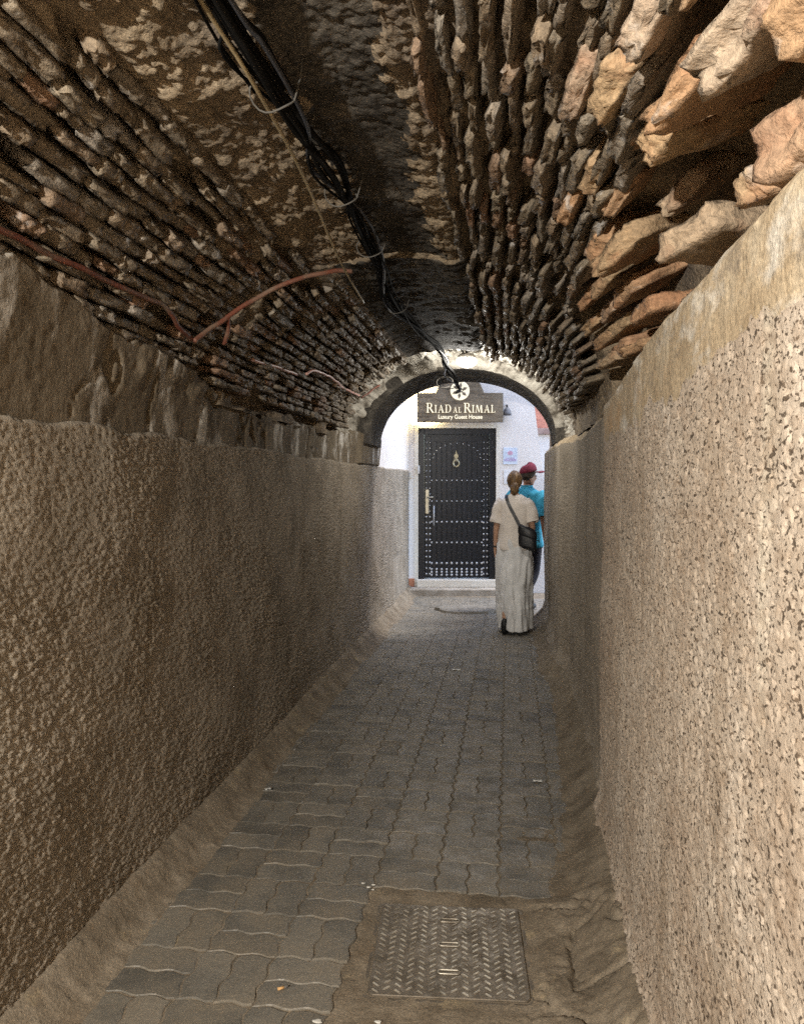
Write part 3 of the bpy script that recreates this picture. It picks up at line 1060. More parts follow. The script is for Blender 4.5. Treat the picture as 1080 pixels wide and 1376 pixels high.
scrap(0.146, 3.95, 0.025, 0.045, 0.2, 'small white paper scrap lying on a paver near the pitted wall')
scrap(-0.425, 6.25, 0.04, 0.07, 0.1, 'white paper scrap lying in the middle of the passage behind the woman')
scrap(-1.17, 3.62, 0.02, 0.03, 0.9, 'tiny white scrap caught in the dirt gutter of the shaded wall', 0.02)
cbx = empty('cigarette_butt', (-0.668, 2.20, 0.006), R(35))
tag(cbx, 'flattened cigarette butt with tan filter lying across a paver joint', 'cigarette butt')
MB().tube([(-0.016, 0, 0), (0.004, 0, 0)], [0.0045, 0.0042], 8).build('filter', simple('filter_tan', (0.55, 0.33, 0.14), 0.8), cbx, True)
MB().tube([(0.0045, 0, 0), (0.012, 0, 0.0005), (0.018, 0.001, 0)], [0.0042, 0.0038, 0.003], 8).build('ash_end', simple('ash', (0.12, 0.11, 0.10), 0.9), cbx, True)
MG = simple('gum_white', (0.62, 0.60, 0.55), 0.7)
for k, (x, y, s) in enumerate([(-0.545, 2.84, 0.008), (-0.52, 2.815, 0.009), (-0.505, 2.835, 0.008), (-0.50, 2.80, 0.006), (-0.53, 2.08, 0.014), (-0.36, 2.10, 0.010)]):
    m_ = MB(); rings = []
    for zr_, f in ((0.0, 1.0), (0.0014, 0.9), (0.0022, 0.5)):
        rings.append([(x + s * f * math.cos(a) * (1 + 0.4 * math.sin(a * 3 + k)), y + 0.7 * s * f * math.sin(a), zr_ + 0.001) for a in [2 * math.pi * q / 10 for q in range(10)]])
    m_.loft(rings)
    o = m_.build('chalky_spatter', MG, None, True)
    tag(o, 'small chalky white spatter stuck to the pavers beside the manhole cover', 'spatter', 'white spatter on the pavers')

# ------------------------------------------------------------------ lamps
M_glass_lit = mat('lit_opal_glass', (0.9, 0.9, 0.88), rough=0.3, emit=(1.0, 0.97, 0.90), emit_s=4.0)
M_lampmetal = simple('lamp_white_metal', (0.62, 0.60, 0.56), 0.45)
M_black = simple('black_rubber', (0.018, 0.018, 0.018), 0.55)


def lamp(loc, rz, label, watts, light_off, radius, color, tilt=0.0, glow=True):
    t = empty('bulkhead_lamp', loc, rz)
    t.rotation_euler = (tilt, 0, rz)
    tag(t, label, 'lamp')
    b = MB(); n_ = 20
    b.loft([[(0.078 * s * math.cos(2 * math.pi * k / n_), 0.062 * s * math.sin(2 * math.pi * k / n_), z) for k in range(n_)] for s, z in ((0.7, 0.05), (0.98, 0.035), (1.0, 0.0))])
    b.build('housing', M_lampmetal, t, True)
    g_ = MB(); rings = []
    for q in range(7):
        a = q / 6 * R(88)
        rings.append([(0.088 * math.cos(a) * math.cos(2 * math.pi * k / n_), 0.070 * math.cos(a) * math.sin(2 * math.pi * k / n_), -0.0015 - 0.062 * math.sin(a)) for k in range(n_)])
    g_.loft(rings)
    g_.build('opal_glass', M_glass_lit, t, True)
    k = MB().tube([(0.0, 0, 0.05), (0.0, 0.0, 0.11)], 0.012, 8).build('stem', M_black, t)
    MB().tube([(-0.03, -0.03, 0.045), (-0.045, -0.045, 0.052), (-0.05, -0.05, 0.075)], 0.008, 6).build('cable_gland', M_black, t)
    l = bpy.data.lights.new('lamp_light', 'POINT')
    l.energy = watts; l.shadow_soft_size = radius; l.color = color
    lo = bpy.data.objects.new('lamp_light', l)
    lo.location = light_off
    link(lo, t)
    return t


lamp((-0.36, 6.46, 2.545), 0.3, 'glowing white bulkhead lamp under the vault at the tunnel mouth', FAR_LAMP_W, (0, -0.02, -0.085), 0.035, (1.0, 0.965, 0.89))
lamp((-1.08, -1.15, 2.25), 0.3, 'warm white bulkhead lamp on the vault above the shaded wall', NEAR_LAMP_W, (0.02, 0, -0.10), 0.03, (1.0, 0.945, 0.85))

# ------------------------------------------------------------------ cables and conduits
cb = empty('cable_bundle', (-0.6, 1.5, 2.5))
tag(cb, 'sagging bundle of black cables hung along the crown of the vault to the sign', 'cables')
base = [(-0.60, -1.5, 2.50), (-0.60, 0.6, 2.50), (-0.602, 1.55, 2.505), (-0.606, 1.75, 2.505), (-0.59, 2.13, 2.507), (-0.58, 2.44, 2.51), (-0.567, 2.86, 2.51), (-0.59, 3.43, 2.50),
        (-0.625, 4.1, 2.48), (-0.585, 4.92, 2.485), (-0.51, 5.64, 2.50), (-0.53, 6.25, 2.49), (-0.52, 6.75, 2.46), (-0.50, 7.3, 2.44), (-0.52, 8.2, 2.50), (-0.62, 9.3, 2.62), (-0.70, 10.1, 2.70)]
off0 = Vector((-0.6, 1.5, 2.5))
M_cab = [simple('cable_black', (0.007, 0.007, 0.007), 0.85, spec=0.06), simple('cable_charcoal', (0.011, 0.0105, 0.010), 0.85, spec=0.06), simple('cable_slate', (0.05, 0.052, 0.06), 0.6, spec=0.2)]
for k in range(10):
    a0 = rng.random() * 6.28; rad = rng.uniform(0.004, 0.032)
    pts = []
    for i, p in enumerate(base):
        a = a0 + i * rng.uniform(-0.5, 0.5)
        loose = 1.0 + (0.7 if i in (3, 5, 8, 12) else 0)
        pts.append(Vector(p) - off0 + Vector((math.cos(a) * rad * loose, 0, math.sin(a) * rad * 0.6 * loose + 0.008)))
    MB().tube(catmull(pts, 7), rng.choice([0.0045, 0.006, 0.0075, 0.009]), 7).build('cable', M_cab[2] if k == 0 else M_cab[k % 2], cb, True)
M_tie = simple('wire_grey', (0.09, 0.083, 0.072), 0.8)
for (x, y, z) in [(-0.60, 1.93, 2.505), (-0.575, 2.62, 2.51), (-0.58, 3.2, 2.505), (-0.615, 4.2, 2.49)]:
    p0 = Vector((x, y, z)) - off0
    lp = [p0 + Vector((0.052 * math.cos(a), 0.02 * math.sin(a * 2) + 0.02 * math.cos(a), 0.034 * math.sin(a) - 0.01)) for a in [2 * math.pi * i / 16 for i in range(17)]]
    lp += [p0 + Vector((0.07, 0.01, 0.04)), p0 + Vector((0.085, -0.02, 0.085))]
    MB().tube(lp, 0.0026, 6).build('cable_tie', M_tie, cb, True)
for q in range(3):
    p0 = Vector((-0.60 + 0.03 * q, 6.7 + 0.1 * q, 2.43)) - off0
    lp = [p0 + Vector((0.06 * math.cos(a) * (1 + 0.2 * q), 0.05 * math.sin(a), 0.055 * math.sin(a) - 0.02)) for a in [2 * math.pi * i / 16 for i in range(15)]]
    MB().tube(lp, 0.004, 6).build('loose_wire_loop', M_tie if q == 1 else M_cab[0], cb, True)

M_cane = simple('dry_cane', (0.33, 0.26, 0.15), 0.6)
o = MB().tube(catmull([(-0.645, 0.7, 2.52), (-0.635, 1.58, 2.515), (-0.628, 1.9, 2.50), (-0.66, 2.46, 2.505), (-0.72, 3.25, 2.47), (-0.74, 3.9, 2.44)], 6), [0.0055] * 31, 7).build('thin_cane', M_cane, None, True)
tag(o, 'thin tan cane strung along the vault beside the black cables', 'cane')
o = MB().tube(catmull([(-0.62, 1.42, 2.49), (-0.665, 1.72, 2.53), (-0.67, 2.0, 2.55)], 5), 0.004, 6).build('loose_wire', M_cab[1], None, True)
tag(o, 'short black wire hanging loose from the tan cane', 'wire')

M_red = simple('red_conduit', (0.15, 0.046, 0.026), 0.65, bump=0.4, dust=((0.16, 0.12, 0.085), 0.85, 9.0), hue_obj=False)
M_pink = simple('pink_wire', (0.62, 0.36, 0.30), 0.45)


def conduit(name, pts, r, m_, label, group=None):
    cp = [p + nvec(p * 9) * 0.007 for p in catmull(pts, 9)]
    o = MB().tube(cp, r, 8).build(name, m_, None, True)
    tag(o, label, 'conduit', group)


conduit('conduit', [(-1.275, 0.8, 2.15), (-1.262, 1.81, 2.153), (-1.262, 2.03, 2.155), (-1.258, 2.36, 2.158), (-1.252, 2.53, 2.162), (-1.25, 2.70, 2.164), (-1.266, 2.86, 2.125), (-1.275, 3.0, 2.108)], 0.0095, M_red,
        'red-brown conduit running along the top of the shaded plaster band')
conduit('conduit', [(-1.265, 3.00, 2.100), (-1.232, 3.10, 2.165), (-1.175, 3.18, 2.24), (-1.09, 3.25, 2.32), (-0.95, 3.34, 2.415), (-0.80, 3.44, 2.475), (-0.72, 3.5, 2.49)], 0.0105, M_red,
        'red conduit bent in an arch along the step between the two vaults')
conduit('conduit', [(-1.185, 3.17, 2.225), (-1.205, 3.22, 2.19), (-1.245, 3.28, 2.135)], 0.010, M_red, 'short red conduit stub dropping from the arched conduit')
conduit('thin_wire', [(-1.262, 3.7, 2.132), (-1.248, 4.06, 2.15), (-1.24, 4.43, 2.16)], 0.0085, M_pink, 'short pale pink wire pinned to the low brick courses')
conduit('thin_wire', [(-1.225, 4.58, 2.182), (-1.195, 4.76, 2.226), (-1.195, 5.27, 2.228), (-1.205, 5.56, 2.215), (-1.195, 6.1, 2.225)], 0.0085, M_pink, 'wavy pale pink wire running towards the lit rim of the tunnel')
conduit('thin_wire', [(-1.19, 6.18, 2.215), (-1.13, 6.3, 2.29), (-1.08, 6.4, 2.34)], 0.008, M_red, 'short red wire stub beside the lit rim of the tunnel')

# ------------------------------------------------------------------ the guest house facade (square to the camera axis)
FD = 10.75
fac = empty('guest_house', (0, 0, 0), YAW)
tag(fac, 'white guest house front with studded black door and brown wooden sign', 'house')
# facade-local: x right, y depth, z up. camera axis at x=0
Mw, Mc = M_white(), M_cream()
DX0, DX1, DZ0, DZ1 = 0.226, 1.305, 0.19, 2.29
fm = MB()
fm.prism([(-1.5, -0.2), (DX0, -0.2), (DX0, 6.2), (-1.5, 6.2)], FD, FD + 0.5)
fm.prism([(DX0, DZ1), (DX1, DZ1), (DX1, 6.2), (DX0, 6.2)], FD, FD + 0.5)
fm.prism([(DX1, -0.2), (2.10, -0.2), (1.99, 1.4), (1.87, 2.3), (1.78, 3.0), (1.74, 6.2), (DX1, 6.2)], FD, FD + 0.5)
fm.prism([(DX0, -0.2), (DX1, -0.2), (DX1, 0.05), (DX0, 0.05)], FD, FD + 0.5)
fm.build('wall', Mw, fac)
# cream border round the door
bd = 0.05
MB().prism([(DX0 - bd, 0.14), (DX0, 0.14), (DX0, DZ1 + bd), (DX0 - bd, DZ1 + bd)], FD - 0.012, FD + 0.01).build('door_border', Mc, fac)
MB().prism([(DX1, 0.14), (DX1 + bd, 0.14), (DX1 + bd, DZ1 + bd), (DX1, DZ1 + bd)], FD - 0.012, FD + 0.01).build('door_border', Mc, fac)
MB().prism([(DX0 + .001, DZ1), (DX1 - .001, DZ1), (DX1 - .001, DZ1 + bd), (DX0 + .001, DZ1 + bd)], FD - 0.012, FD + 0.01).build('door_border', Mc, fac)
# steps
MB().box(-0.1, 1.62, FD - 0.30, FD - 0.001, -0.05, 0.085).build('step', mat('worn_step', (0.42, 0.38, 0.33), (0.27, 0.235, 0.19), scale=7, bump=0.5, bscale=40, bdist=0.008, rough=0.85), fac, bevel=0.015)
MB().box(DX0 - 0.02, DX1 + 0.02, FD - 0.07, FD + 0.2, 0.0855, DZ0 - 0.004).build('threshold', Mc, fac, bevel=0.008)
MB().box(0.03, 0.17, FD - 0.035, FD - 0.002, 0.0855, 0.20).build('broken_tile', simple('terracotta_tile', (0.42, 0.17, 0.09), 0.8), fac, bevel=0.006)
# door
M_door = mat('black_door_paint', (0.010, 0.011, 0.016), (0.006, 0.007, 0.010), rough=0.36, spec=0.35, scale=8, bump=0.06, bscale=60, bdist=0.002)
M_stud = simple('steel_stud', (0.55, 0.55, 0.56), 0.35, 0.6, bump=0.02)
M_gold = simple('worn_brass', (0.45, 0.41, 0.32), 0.35, 0.75)
door = empty('door', (0, 0, 0), 0, fac)
door['label'] = 'black metal door with rows of studs and brass knocker'
fy = FD + 0.04
fr = MB()
fr.box(DX0 + 0.002, DX0 + 0.085, fy, fy + 0.12, DZ0, DZ1 - 0.002); fr.box(DX1 - 0.085, DX1 - 0.002, fy, fy + 0.12, DZ0, DZ1 - 0.002)
fr.box(DX0 + 0.086, DX1 - 0.086, fy + 0.001, fy + 0.119, DZ1 - 0.085, DZ1 - 0.002)
fr.build('door_frame', M_door, door, bevel=0.006)
LX0, LX1, LZ0, LZ1 = DX0 + 0.088, DX1 - 0.088, DZ0 + 0.006, DZ1 - 0.088
ly = fy + 0.05
MB().box(LX0, LX1, ly, ly + 0.05, LZ0, LZ1).build('leaf', M_door, door)
bw = (LX1 - LX0 - 0.20) / 10
for i in range(10):
    x0 = LX0 + 0.10 + i * bw
    MB().box(x0 + 0.006, x0 + bw - 0.006, ly - 0.012, ly - 0.001, LZ0 + 0.03, LZ1 - 0.09).build('door_strip', M_door, door, bevel=0.005)
for x0 in (LX0 + 0.008, LX1 - 0.09):
    MB().box(x0, x0 + 0.082, ly - 0.016, ly - 0.001, LZ0 + 0.02, LZ1 - 0.02).build('door_stile', M_door, door, bevel=0.006)
st = MB()


def stud(x, z, y, r=0.013):
    k = 8
    st.loft([[(x + r * f * math.cos(2 * math.pi * q / k), y - d_, z + r * f * math.sin(2 * math.pi * q / k)) for q in range(k)] for f, d_ in ((1, 0), (0.8, 0.007), (0.35, 0.011))])


for i in range(11):
    for z in (0.235, 0.275, 0.315, 0.40, 0.69, 0.98, 1.27, 1.56):
        stud(LX0 + 0.10 + i * bw, z + LZ0 - 0.19, ly - 0.012, 0.019 if z < 0.45 else (0.016 if z < 1.1 else 0.012))
for x in (LX0 + 0.025, LX0 + 0.075, LX1 - 0.075, LX1 - 0.025):
    for j in range(24):
        stud(x, LZ0 + 0.06 + j * 0.08, ly - 0.016, 0.016 if j < 11 else 0.010)
for j in range(13):   # arched row at the top
    a = math.pi * j / 12
    stud((LX0 + LX1) / 2 + 0.33 * math.cos(a), LZ1 - 0.32 + 0.2 * math.sin(a), ly - 0.012, 0.010)
st.build('stud_rows', M_stud, door, True)['kind'] = 'stuff'
kx = (LX0 + LX1) / 2 - 0.01
kz = 1.86
kn = MB()
kn.prism([(kx + 0.030 * math.cos(q * 0.449), kz + 0.045 + 0.034 * math.sin(q * 0.449)) for q in range(14)], ly - 0.030, ly - 0.013)
kn.prism([(kx - 0.012, kz + 0.079), (kx + 0.012, kz + 0.079), (kx, kz + 0.13)], ly - 0.026, ly - 0.013)
kn.prism([(kx - 0.036, kz + 0.008), (kx - 0.020, kz - 0.012), (kx + 0.020, kz - 0.012), (kx + 0.036, kz + 0.008)], ly - 0.026, ly - 0.013)
kn.tube([(kx + 0.040 * math.sin(q * 0.4488), ly - 0.028, kz - 0.058 - 0.044 * math.cos(q * 0.4488)) for q in range(15)], 0.013, 7, cap=False)
kn.build('knocker', mat('aged_brass', (0.42, 0.38, 0.27), (0.22, 0.19, 0.12), rough=0.4, metallic=0.7, scale=30), door)
lp = MB().box(LX0 + 0.012, LX0 + 0.062, ly - 0.028, ly - 0.0165, 1.10, 1.44).build('lock_plate', M_gold, door, bevel=0.005)
MB().tube([(LX0 + 0.037, ly - 0.028, 1.33), (LX0 + 0.037, ly - 0.075, 1.33), (LX0 + 0.12, ly - 0.08, 1.335)], 0.010, 8).build('door_handle', M_gold, door, True)
MB().tube([(LX0 + 0.13, ly - 0.015, 0.93), (LX0 + 0.13, ly - 0.05, 0.95), (LX0 + 0.13, ly - 0.05, 1.20), (LX0 + 0.13, ly - 0.015, 1.22)], 0.010, 8).build('pull_handle', M_stud, door, True)

# small fixtures on the wall
bx = empty('switch_box', (0, 0, 0), YAW)
tag(bx, 'small white switch box on the wall beside the black door', 'switch')
MB().box(0.045, 0.135, FD - 0.03, FD - 0.001, 1.60, 1.69).build('case', Mc, bx, bevel=0.006)
MB().box(0.07, 0.11, FD - 0.036, FD - 0.0305, 1.62, 1.67).build('button', simple('button_grey', (0.5, 0.5, 0.5), 0.4), bx, bevel=0.002)
bx = empty('doorbell', (0, 0, 0), YAW)
tag(bx, 'narrow white doorbell on the cream border of the door', 'doorbell')
MB().box(DX0 - 0.012, DX0 + 0.02, FD - 0.035, FD - 0.0125, 1.66, 1.77).build('case', simple('bell_white', (0.7, 0.7, 0.7), 0.4), bx, bevel=0.004)
MB().box(DX0 - 0.004, DX0 + 0.012, FD - 0.039, FD - 0.0352, 1.685, 1.705).build('button', simple('button_grey', (0.5, 0.5, 0.5), 0.4), bx)

M_noti = simple('notice_paper', (0.62, 0.70, 0.82), 0.5)
M_ink = simple('violet_ink', (0.45, 0.32, 0.55), 0.6)
no = empty('notice', (0, 0, 0), YAW)
tag(no, 'pale blue notice with a pinkish round emblem on the white wall', 'notice')
MB().box(1.40, 1.595, FD - 0.014, FD - 0.002, 1.79, 2.02).build('board', M_noti, no, bevel=0.002)
em = MB()
em.loft([[(1.497 + 0.038 * math.cos(2 * math.pi * q / 16), FD - 0.0142 - d_, 1.945 + 0.03 * math.sin(2 * math.pi * q / 16)) for q in range(16)] for d_ in (0, 0.0015)])
em.build('round_emblem', simple('pink_ink', (0.60, 0.36, 0.48), 0.6), no)
tl = MB()
for zz_, w_ in ((1.875, 0.06), (1.855, 0.085), (1.838, 0.085)):
    tl.box(1.497 - w_, 1.497 + w_, FD - 0.0158, FD - 0.0142, zz_ - 0.005, zz_ + 0.005)
tl.build('text_line', M_ink, no)
no = empty('notice', (0, 0, 0), YAW)
tag(no, 'small plain white notice low on the wall behind the cap', 'notice')
MB().box(1.41, 1.56, FD - 0.012, FD - 0.002, 1.52, 1.71).build('board', simple('notice_white', (0.8, 0.8, 0.82), 0.5), no, bevel=0.002)

wlp = empty('wall_lantern', (0, 0, 0), YAW)
tag(wlp, 'small unlit dark dome lantern on the white wall beside the sign', 'lantern')
lx_, lz_ = 1.44, 2.51
d_ = MB()
d_.loft([[(lx_ + r_ * math.cos(2 * math.pi * q / 14), FD - 0.09 + r_ * math.sin(2 * math.pi * q / 14), lz_ + z_) for q in range(14)] for r_, z_ in ((0.062, -0.05), (0.055, -0.02), (0.04, 0.03), (0.015, 0.06))])
d_.build('shade', simple('lantern_grey', (0.12, 0.12, 0.13), 0.5), wlp, True)
MB().tube([(lx_, FD - 0.09, lz_ + 0.055), (lx_, FD - 0.09, lz_ + 0.09), (lx_, FD - 0.001, lz_ + 0.09)], 0.010, 8).build('bracket', M_black, wlp, True)

# ---- sign
SX0, SX1, SZ0, SZ1 = 0.205, 1.378, 2.362, 2.757
sg = empty('sign', (0, 0, 0), YAW)
tag(sg, 'brown wooden guest house sign with gold emblem and lettering over the door', 'sign')
M_wood = mat('sign_brown', (0.165, 0.13, 0.088), (0.115, 0.088, 0.058), (0.20, 0.162, 0.115), scale=6, stretch=(1, 1, 5), bump=0.25, bscale=70, bdist=0.002, rough=0.5, hue_obj=False)
sy0, sy1 = FD - 0.17, FD - 0.09
cx_ = (SX0 + SX1) / 2
poly = [(SX0, SZ0), (SX1, SZ0), (SX1, SZ1)]
poly += [(cx_ + 0.33, SZ1)]
for k in range(1, 16):
    a = math.pi * k / 16
    poly.append((cx_ + 0.30 * math.cos(a), SZ1 + 0.02 + 0.21 * math.sin(a) ** 0.8))
poly += [(cx_ - 0.33, SZ1), (SX0, SZ1)]
MB().prism(poly, sy0, sy1).build('board', M_wood, sg, bevel=0.006)
MB().box(SX0 - 0.02, SX0 + 0.25, sy1 + 0.02, sy1 + 0.05, SZ0 + 0.05, SZ1 - 0.03).build('backlight', mat('warm_led', (0.9, 0.85, 0.6), emit=(1.0, 0.82, 0.42), emit_s=9.0), sg)
for x in (SX0 + 0.3, SX1 - 0.15):
    MB().box(x - 0.02, x + 0.02, sy1 + 0.001, FD - 0.001, 2.45, 2.65).build('bracket', M_black, sg)
M_let = mat('backlit_letters', (0.66, 0.60, 0.45), rough=0.4, emit=(1.0, 0.90, 0.66), emit_s=0.13)


def arc(cx, cz, rx, rz, a0, a1, w0, w1, n=10):
    """tapered arc stroke as quads"""
    qs = []
    for i in range(n):
        A = R(a0 + (a1 - a0) * i / n); B = R(a0 + (a1 - a0) * (i + 1) / n)
        wa = w0 + (w1 - w0) * math.sin(math.pi * i / n); wb = w0 + (w1 - w0) * math.sin(math.pi * (i + 1) / n)
        qs.append([(cx + (rx - wa) * math.cos(A), cz + (rz - wa * 0.5) * math.sin(A)), (cx + rx * math.cos(A), cz + rz * math.sin(A)),
                   (cx + rx * math.cos(B), cz + rz * math.sin(B)), (cx + (rx - wb) * math.cos(B), cz + (rz - wb * 0.5) * math.sin(B))])
    return qs


def rect(a, b, c, d): return [(a, c), (b, c), (b, d), (a, d)]


def glyph(ch):
    T, t, s = 0.15, 0.06, 0.05
    if ch == 'I': return [rect(.1, .1 + T, 0, 1), rect(.0, .35, 0, s), rect(.0, .35, 1 - s, 1)], .38
    if ch == 'L': return [rect(.1, .1 + T, 0, 1), rect(0, .62, 0, t), rect(0, .35, 1 - s, 1), [(.56, t), (.62, t), (.64, .26), (.60, .26)]], .66
    if ch == 'D': return [rect(.1, .1 + T, 0, 1), rect(0, .42, 0, t), rect(0, .42, 1 - t, 1)] + arc(.40, .5, .44, .5, -90, 90, .07, .17), .88
    if ch == 'R': return [rect(.1, .1 + T, 0, 1), rect(0, .35, 0, s), rect(0, .40, 1 - t, 1), rect(.25, .40, .47, .47 + t)] + arc(.39, .735, .29, .265, -90, 90, .06, .15) + \
                        [[(.36, .47), (.52, .47), (.86, 0), (.68, 0)], rect(.66, .90, 0, s)], .86
    if ch == 'A': return [[(.10, 0), (.17, 0), (.46, .95), (.42, 1.0)], [(.64, 0), (.82, 0), (.50, 1.0), (.40, 1.0)], rect(.22, .66, .32, .32 + t), rect(0, .26, 0, s), rect(.56, .92, 0, s)], .92
    if ch == 'M': return [[(.08, 0), (.14, 0), (.22, 1), (.17, 1)], [(.16, 1), (.34, 1), (.58, .18), (.52, 0)], [(.52, 0), (.57, .0), (.86, 1), (.80, 1)], [(.80, 1), (.95, 1), (1.02, 0), (.86, 0)],
                          rect(0, .24, 0, s), rect(.78, 1.12, 0, s)], 1.14


def word(txt, x, zb, w_total):
    # txt: list of (char, height)
    tot = 0; seq = []
    for ch, hh in txt:
        if ch == ' ':
            tot += hh; seq.append((None, hh, 0)); continue
        gl, adv = glyph(ch)
        seq.append((gl, hh, adv)); tot += adv * hh + 0.10
    k = w_total / tot
    cx = x
    for gl, hh, adv in seq:
        if gl is None:
            cx += hh * k; continue
        m_ = MB()
        for i, pl in enumerate(gl):
            e = 0.0004 * i
            m_.prism([(cx + px * hh * k, zb + pz * hh * k * 1.12) for px, pz in pl], sy0 - 0.016 - e, sy0 - 0.002)
        m_.build('letter', M_let, sg)
        cx += (adv * hh + 0.10) * k


word([('R', 1.0), ('I', .78), ('A', .80), ('D', .82), (' ', .12), ('A', .55), ('L', .55), (' ', .16), ('R', 1.0), ('I', .78), ('M', .78), ('A', .78), ('L', .78)], SX0 + 0.125, 2.488, 0.95)
fc = bpy.data.curves.new('lettering', 'FONT')
fc.body = 'Luxury Guest House'; fc.size = 0.098; fc.extrude = 0.004; fc.offset = 0.0022
fo = bpy.data.objects.new('lettering_tmp', fc); col.objects.link(fo)
bpy.context.view_layer.update()
fme = bpy.data.meshes.new_from_object(fo.evaluated_get(bpy.context.evaluated_depsgraph_get()))
xs = [v.co.x for v in fme.vertices]
sc_ = 0.60 / (max(xs) - min(xs))
for v in fme.vertices:
    v.co = Vector((SX0 + 0.285 + v.co.x * sc_, sy0 - 0.008 - v.co.z, 2.405 + v.co.y * sc_ * 1.1))
bpy.data.objects.remove(fo)
fme.materials.clear()
mesh_obj('lettering', fme, M_let, sg)
# emblem: gold disc with petal pieces
ex, ez, er = cx_ - 0.005, 2.785, 0.13
e_ = MB()
e_.loft([[(ex + er * f * math.cos(2 * math.pi * q / 32), sy0 - d2, ez + er * f * math.sin(2 * math.pi * q / 32)) for q in range(32)] for f, d2 in ((1, 0.002), (1, 0.012), (0.95, 0.016))])
e_.build('emblem_disc', M_let, sg)
pt = MB()
for q in range(6):
    a = 2 * math.pi * q / 6 + 0.4
    p_ = lambda r_, da: (ex + er * r_ * math.cos(a + da), ez + er * r_ * math.sin(a + da))
    pt.prism([p_(0.22, 0), p_(0.55, 0.30), p_(0.86, 0), p_(0.55, -0.30)], sy0 - 0.021, sy0 - 0.0162)
pt.build('emblem_leaf', M_wood, sg)

# ---- building beyond the corner: white below, salmon above a moulding
bh = empty('corner_house', (0, 0, 0), YAW)
tag(bh, 'salmon pink house wall over a white base beyond the guest house corner', 'house')
D2 = 13.2
MB().box(1.6, 6.5, D2, D2 + 0.4, -0.2, 2.36).build('white_base', Mw, bh)
MB().box(1.6, 6.5, D2 - 0.08, D2 + 0.4, 2.362, 2.46).build('moulding', mat('weathered_stone', (0.40, 0.30, 0.26), (0.30, 0.2, 0.17), bump=0.5, bscale=30), bh, bevel=0.01)
MB().box(1.6, 6.5, D2 - 0.02, D2 + 0.4, 2.462, 6.0).build('salmon_wall', mat('salmon_render', (0.62, 0.27, 0.19), (0.5, 0.2, 0.14), scale=9, bump=0.4, bscale=40, bdist=0.006), bh)
MB().box(1.45, 1.70, FD + 0.502, D2 - 0.1, -0.2, 6.1).build('side_wall', Mw, fac)

# ------------------------------------------------------------------ people
def skin_mesh(name, verts, edges, root, sub=2):
    me = bpy.data.meshes.new(name + '_cage')
    keys = list(verts)
    me.from_pydata([verts[k][0] for k in keys], [(keys.index(a), keys.index(b)) for a, b in edges], [])
    o = bpy.data.objects.new(name + '_tmp', me)
    col.objects.link(o)
    o.modifiers.new('skin', 'SKIN')
    for i, k in enumerate(keys):
        r = verts[k][1]
        sv = me.skin_vertices[0].data[i]
        sv.radius = r if isinstance(r, tuple) else (r, r)
        sv.use_root = (k == root)
    o.modifiers['skin'].use_smooth_shade = True
    s = o.modifiers.new('sub', 'SUBSURF'); s.levels = sub; s.render_levels = sub
    bpy.context.view_layer.update()
    out = bpy.data.meshes.new_from_object(o.evaluated_get(bpy.context.evaluated_depsgraph_get()))
    bpy.data.objects.remove(o)
    out.materials.clear()
    out.name = name
    return out


def ring(cx, cy, cz, rx, ry, n=36, fold=None, tx=0.0):
    o = []
    for k in range(n):
        a = 2 * math.pi * k / n
        f = 1 + (fold(a, cz) if fold else 0)
        o.append((cx + rx * f * math.cos(a), cy + ry * f * math.sin(a), cz + tx * math.cos(a)))
    return o


def hand(V, E, wrist, side, down=(0, 0, -1), fwd=(0, 1, 0), s=1.0, curl=0.3, key='h'):
    """palm and five fingers hanging from the wrist; fwd = thumb side"""
    dn = Vector(down).normalized(); fw_ = Vector(fwd).normalized()
    inw = dn.cross(fw_).normalized() * side
    w = Vector(V[wrist][0])
    palm = w + dn * 0.05 * s
    V[key + 'p'] = (palm, (0.016 * s, 0.030 * s)); E.append((wrist, key + 'p'))
    for i, (o_, l_) in enumerate(((0.027, 0.070), (0.010, 0.078), (-0.008, 0.072), (-0.024, 0.056))):
        b = palm + dn * 0.03 * s + fw_ * o_ * s
        m_ = b + (dn * 0.9 + inw * curl * 0.5).normalized() * l_ * 0.5 * s
        t_ = m_ + (dn * 0.8 + inw * curl * 1.6).normalized() * l_ * 0.5 * s
        V[f'{key}{i}a'] = (b, 0.0095 * s); V[f'{key}{i}b'] = (m_, 0.0085 * s); V[f'{key}{i}c'] = (t_, 0.0070 * s)
        E += [(key + 'p', f'{key}{i}a'), (f'{key}{i}a', f'{key}{i}b'), (f'{key}{i}b', f'{key}{i}c')]
    b = w + dn * 0.025 * s + fw_ * 0.034 * s
    t_ = b + (dn * 0.8 + fw_ * 0.5).normalized() * 0.032 * s
    t2 = t_ + (dn * 0.95 + fw_ * 0.1).normalized() * 0.028 * s
    V[key + 'ta'] = (b, 0.0105 * s); V[key + 'tb'] = (t_, 0.0095 * s); V[key + 'tc'] = (t2, 0.0075 * s)
    E += [(wrist, key + 'ta'), (key + 'ta', key + 'tb'), (key + 'tb', key + 'tc')]


def face(V, E, head, yaw, s=1.0):
    """nose, chin and ears growing out of the head; yaw turns the face"""
    c = Vector(V[head][0]); f = Vector((-math.sin(yaw), math.cos(yaw), 0)); r_ = Vector((math.cos(yaw), math.sin(yaw), 0))
    V['chin'] = (c + f * 0.062 * s + Vector((0, 0, -0.085 * s)), 0.030 * s); E.append((head, 'chin'))
    V['nose'] = (c + f * 0.104 * s + Vector((0, 0, -0.022 * s)), 0.011 * s); E.append((head, 'nose'))
    for q, sd in (('earL', -1), ('earR', 1)):
        V[q] = (c + r_ * sd * 0.088 * s + Vector((0, 0, -0.012 * s)), (0.010 * s, 0.020 * s)); E.append((head, q))


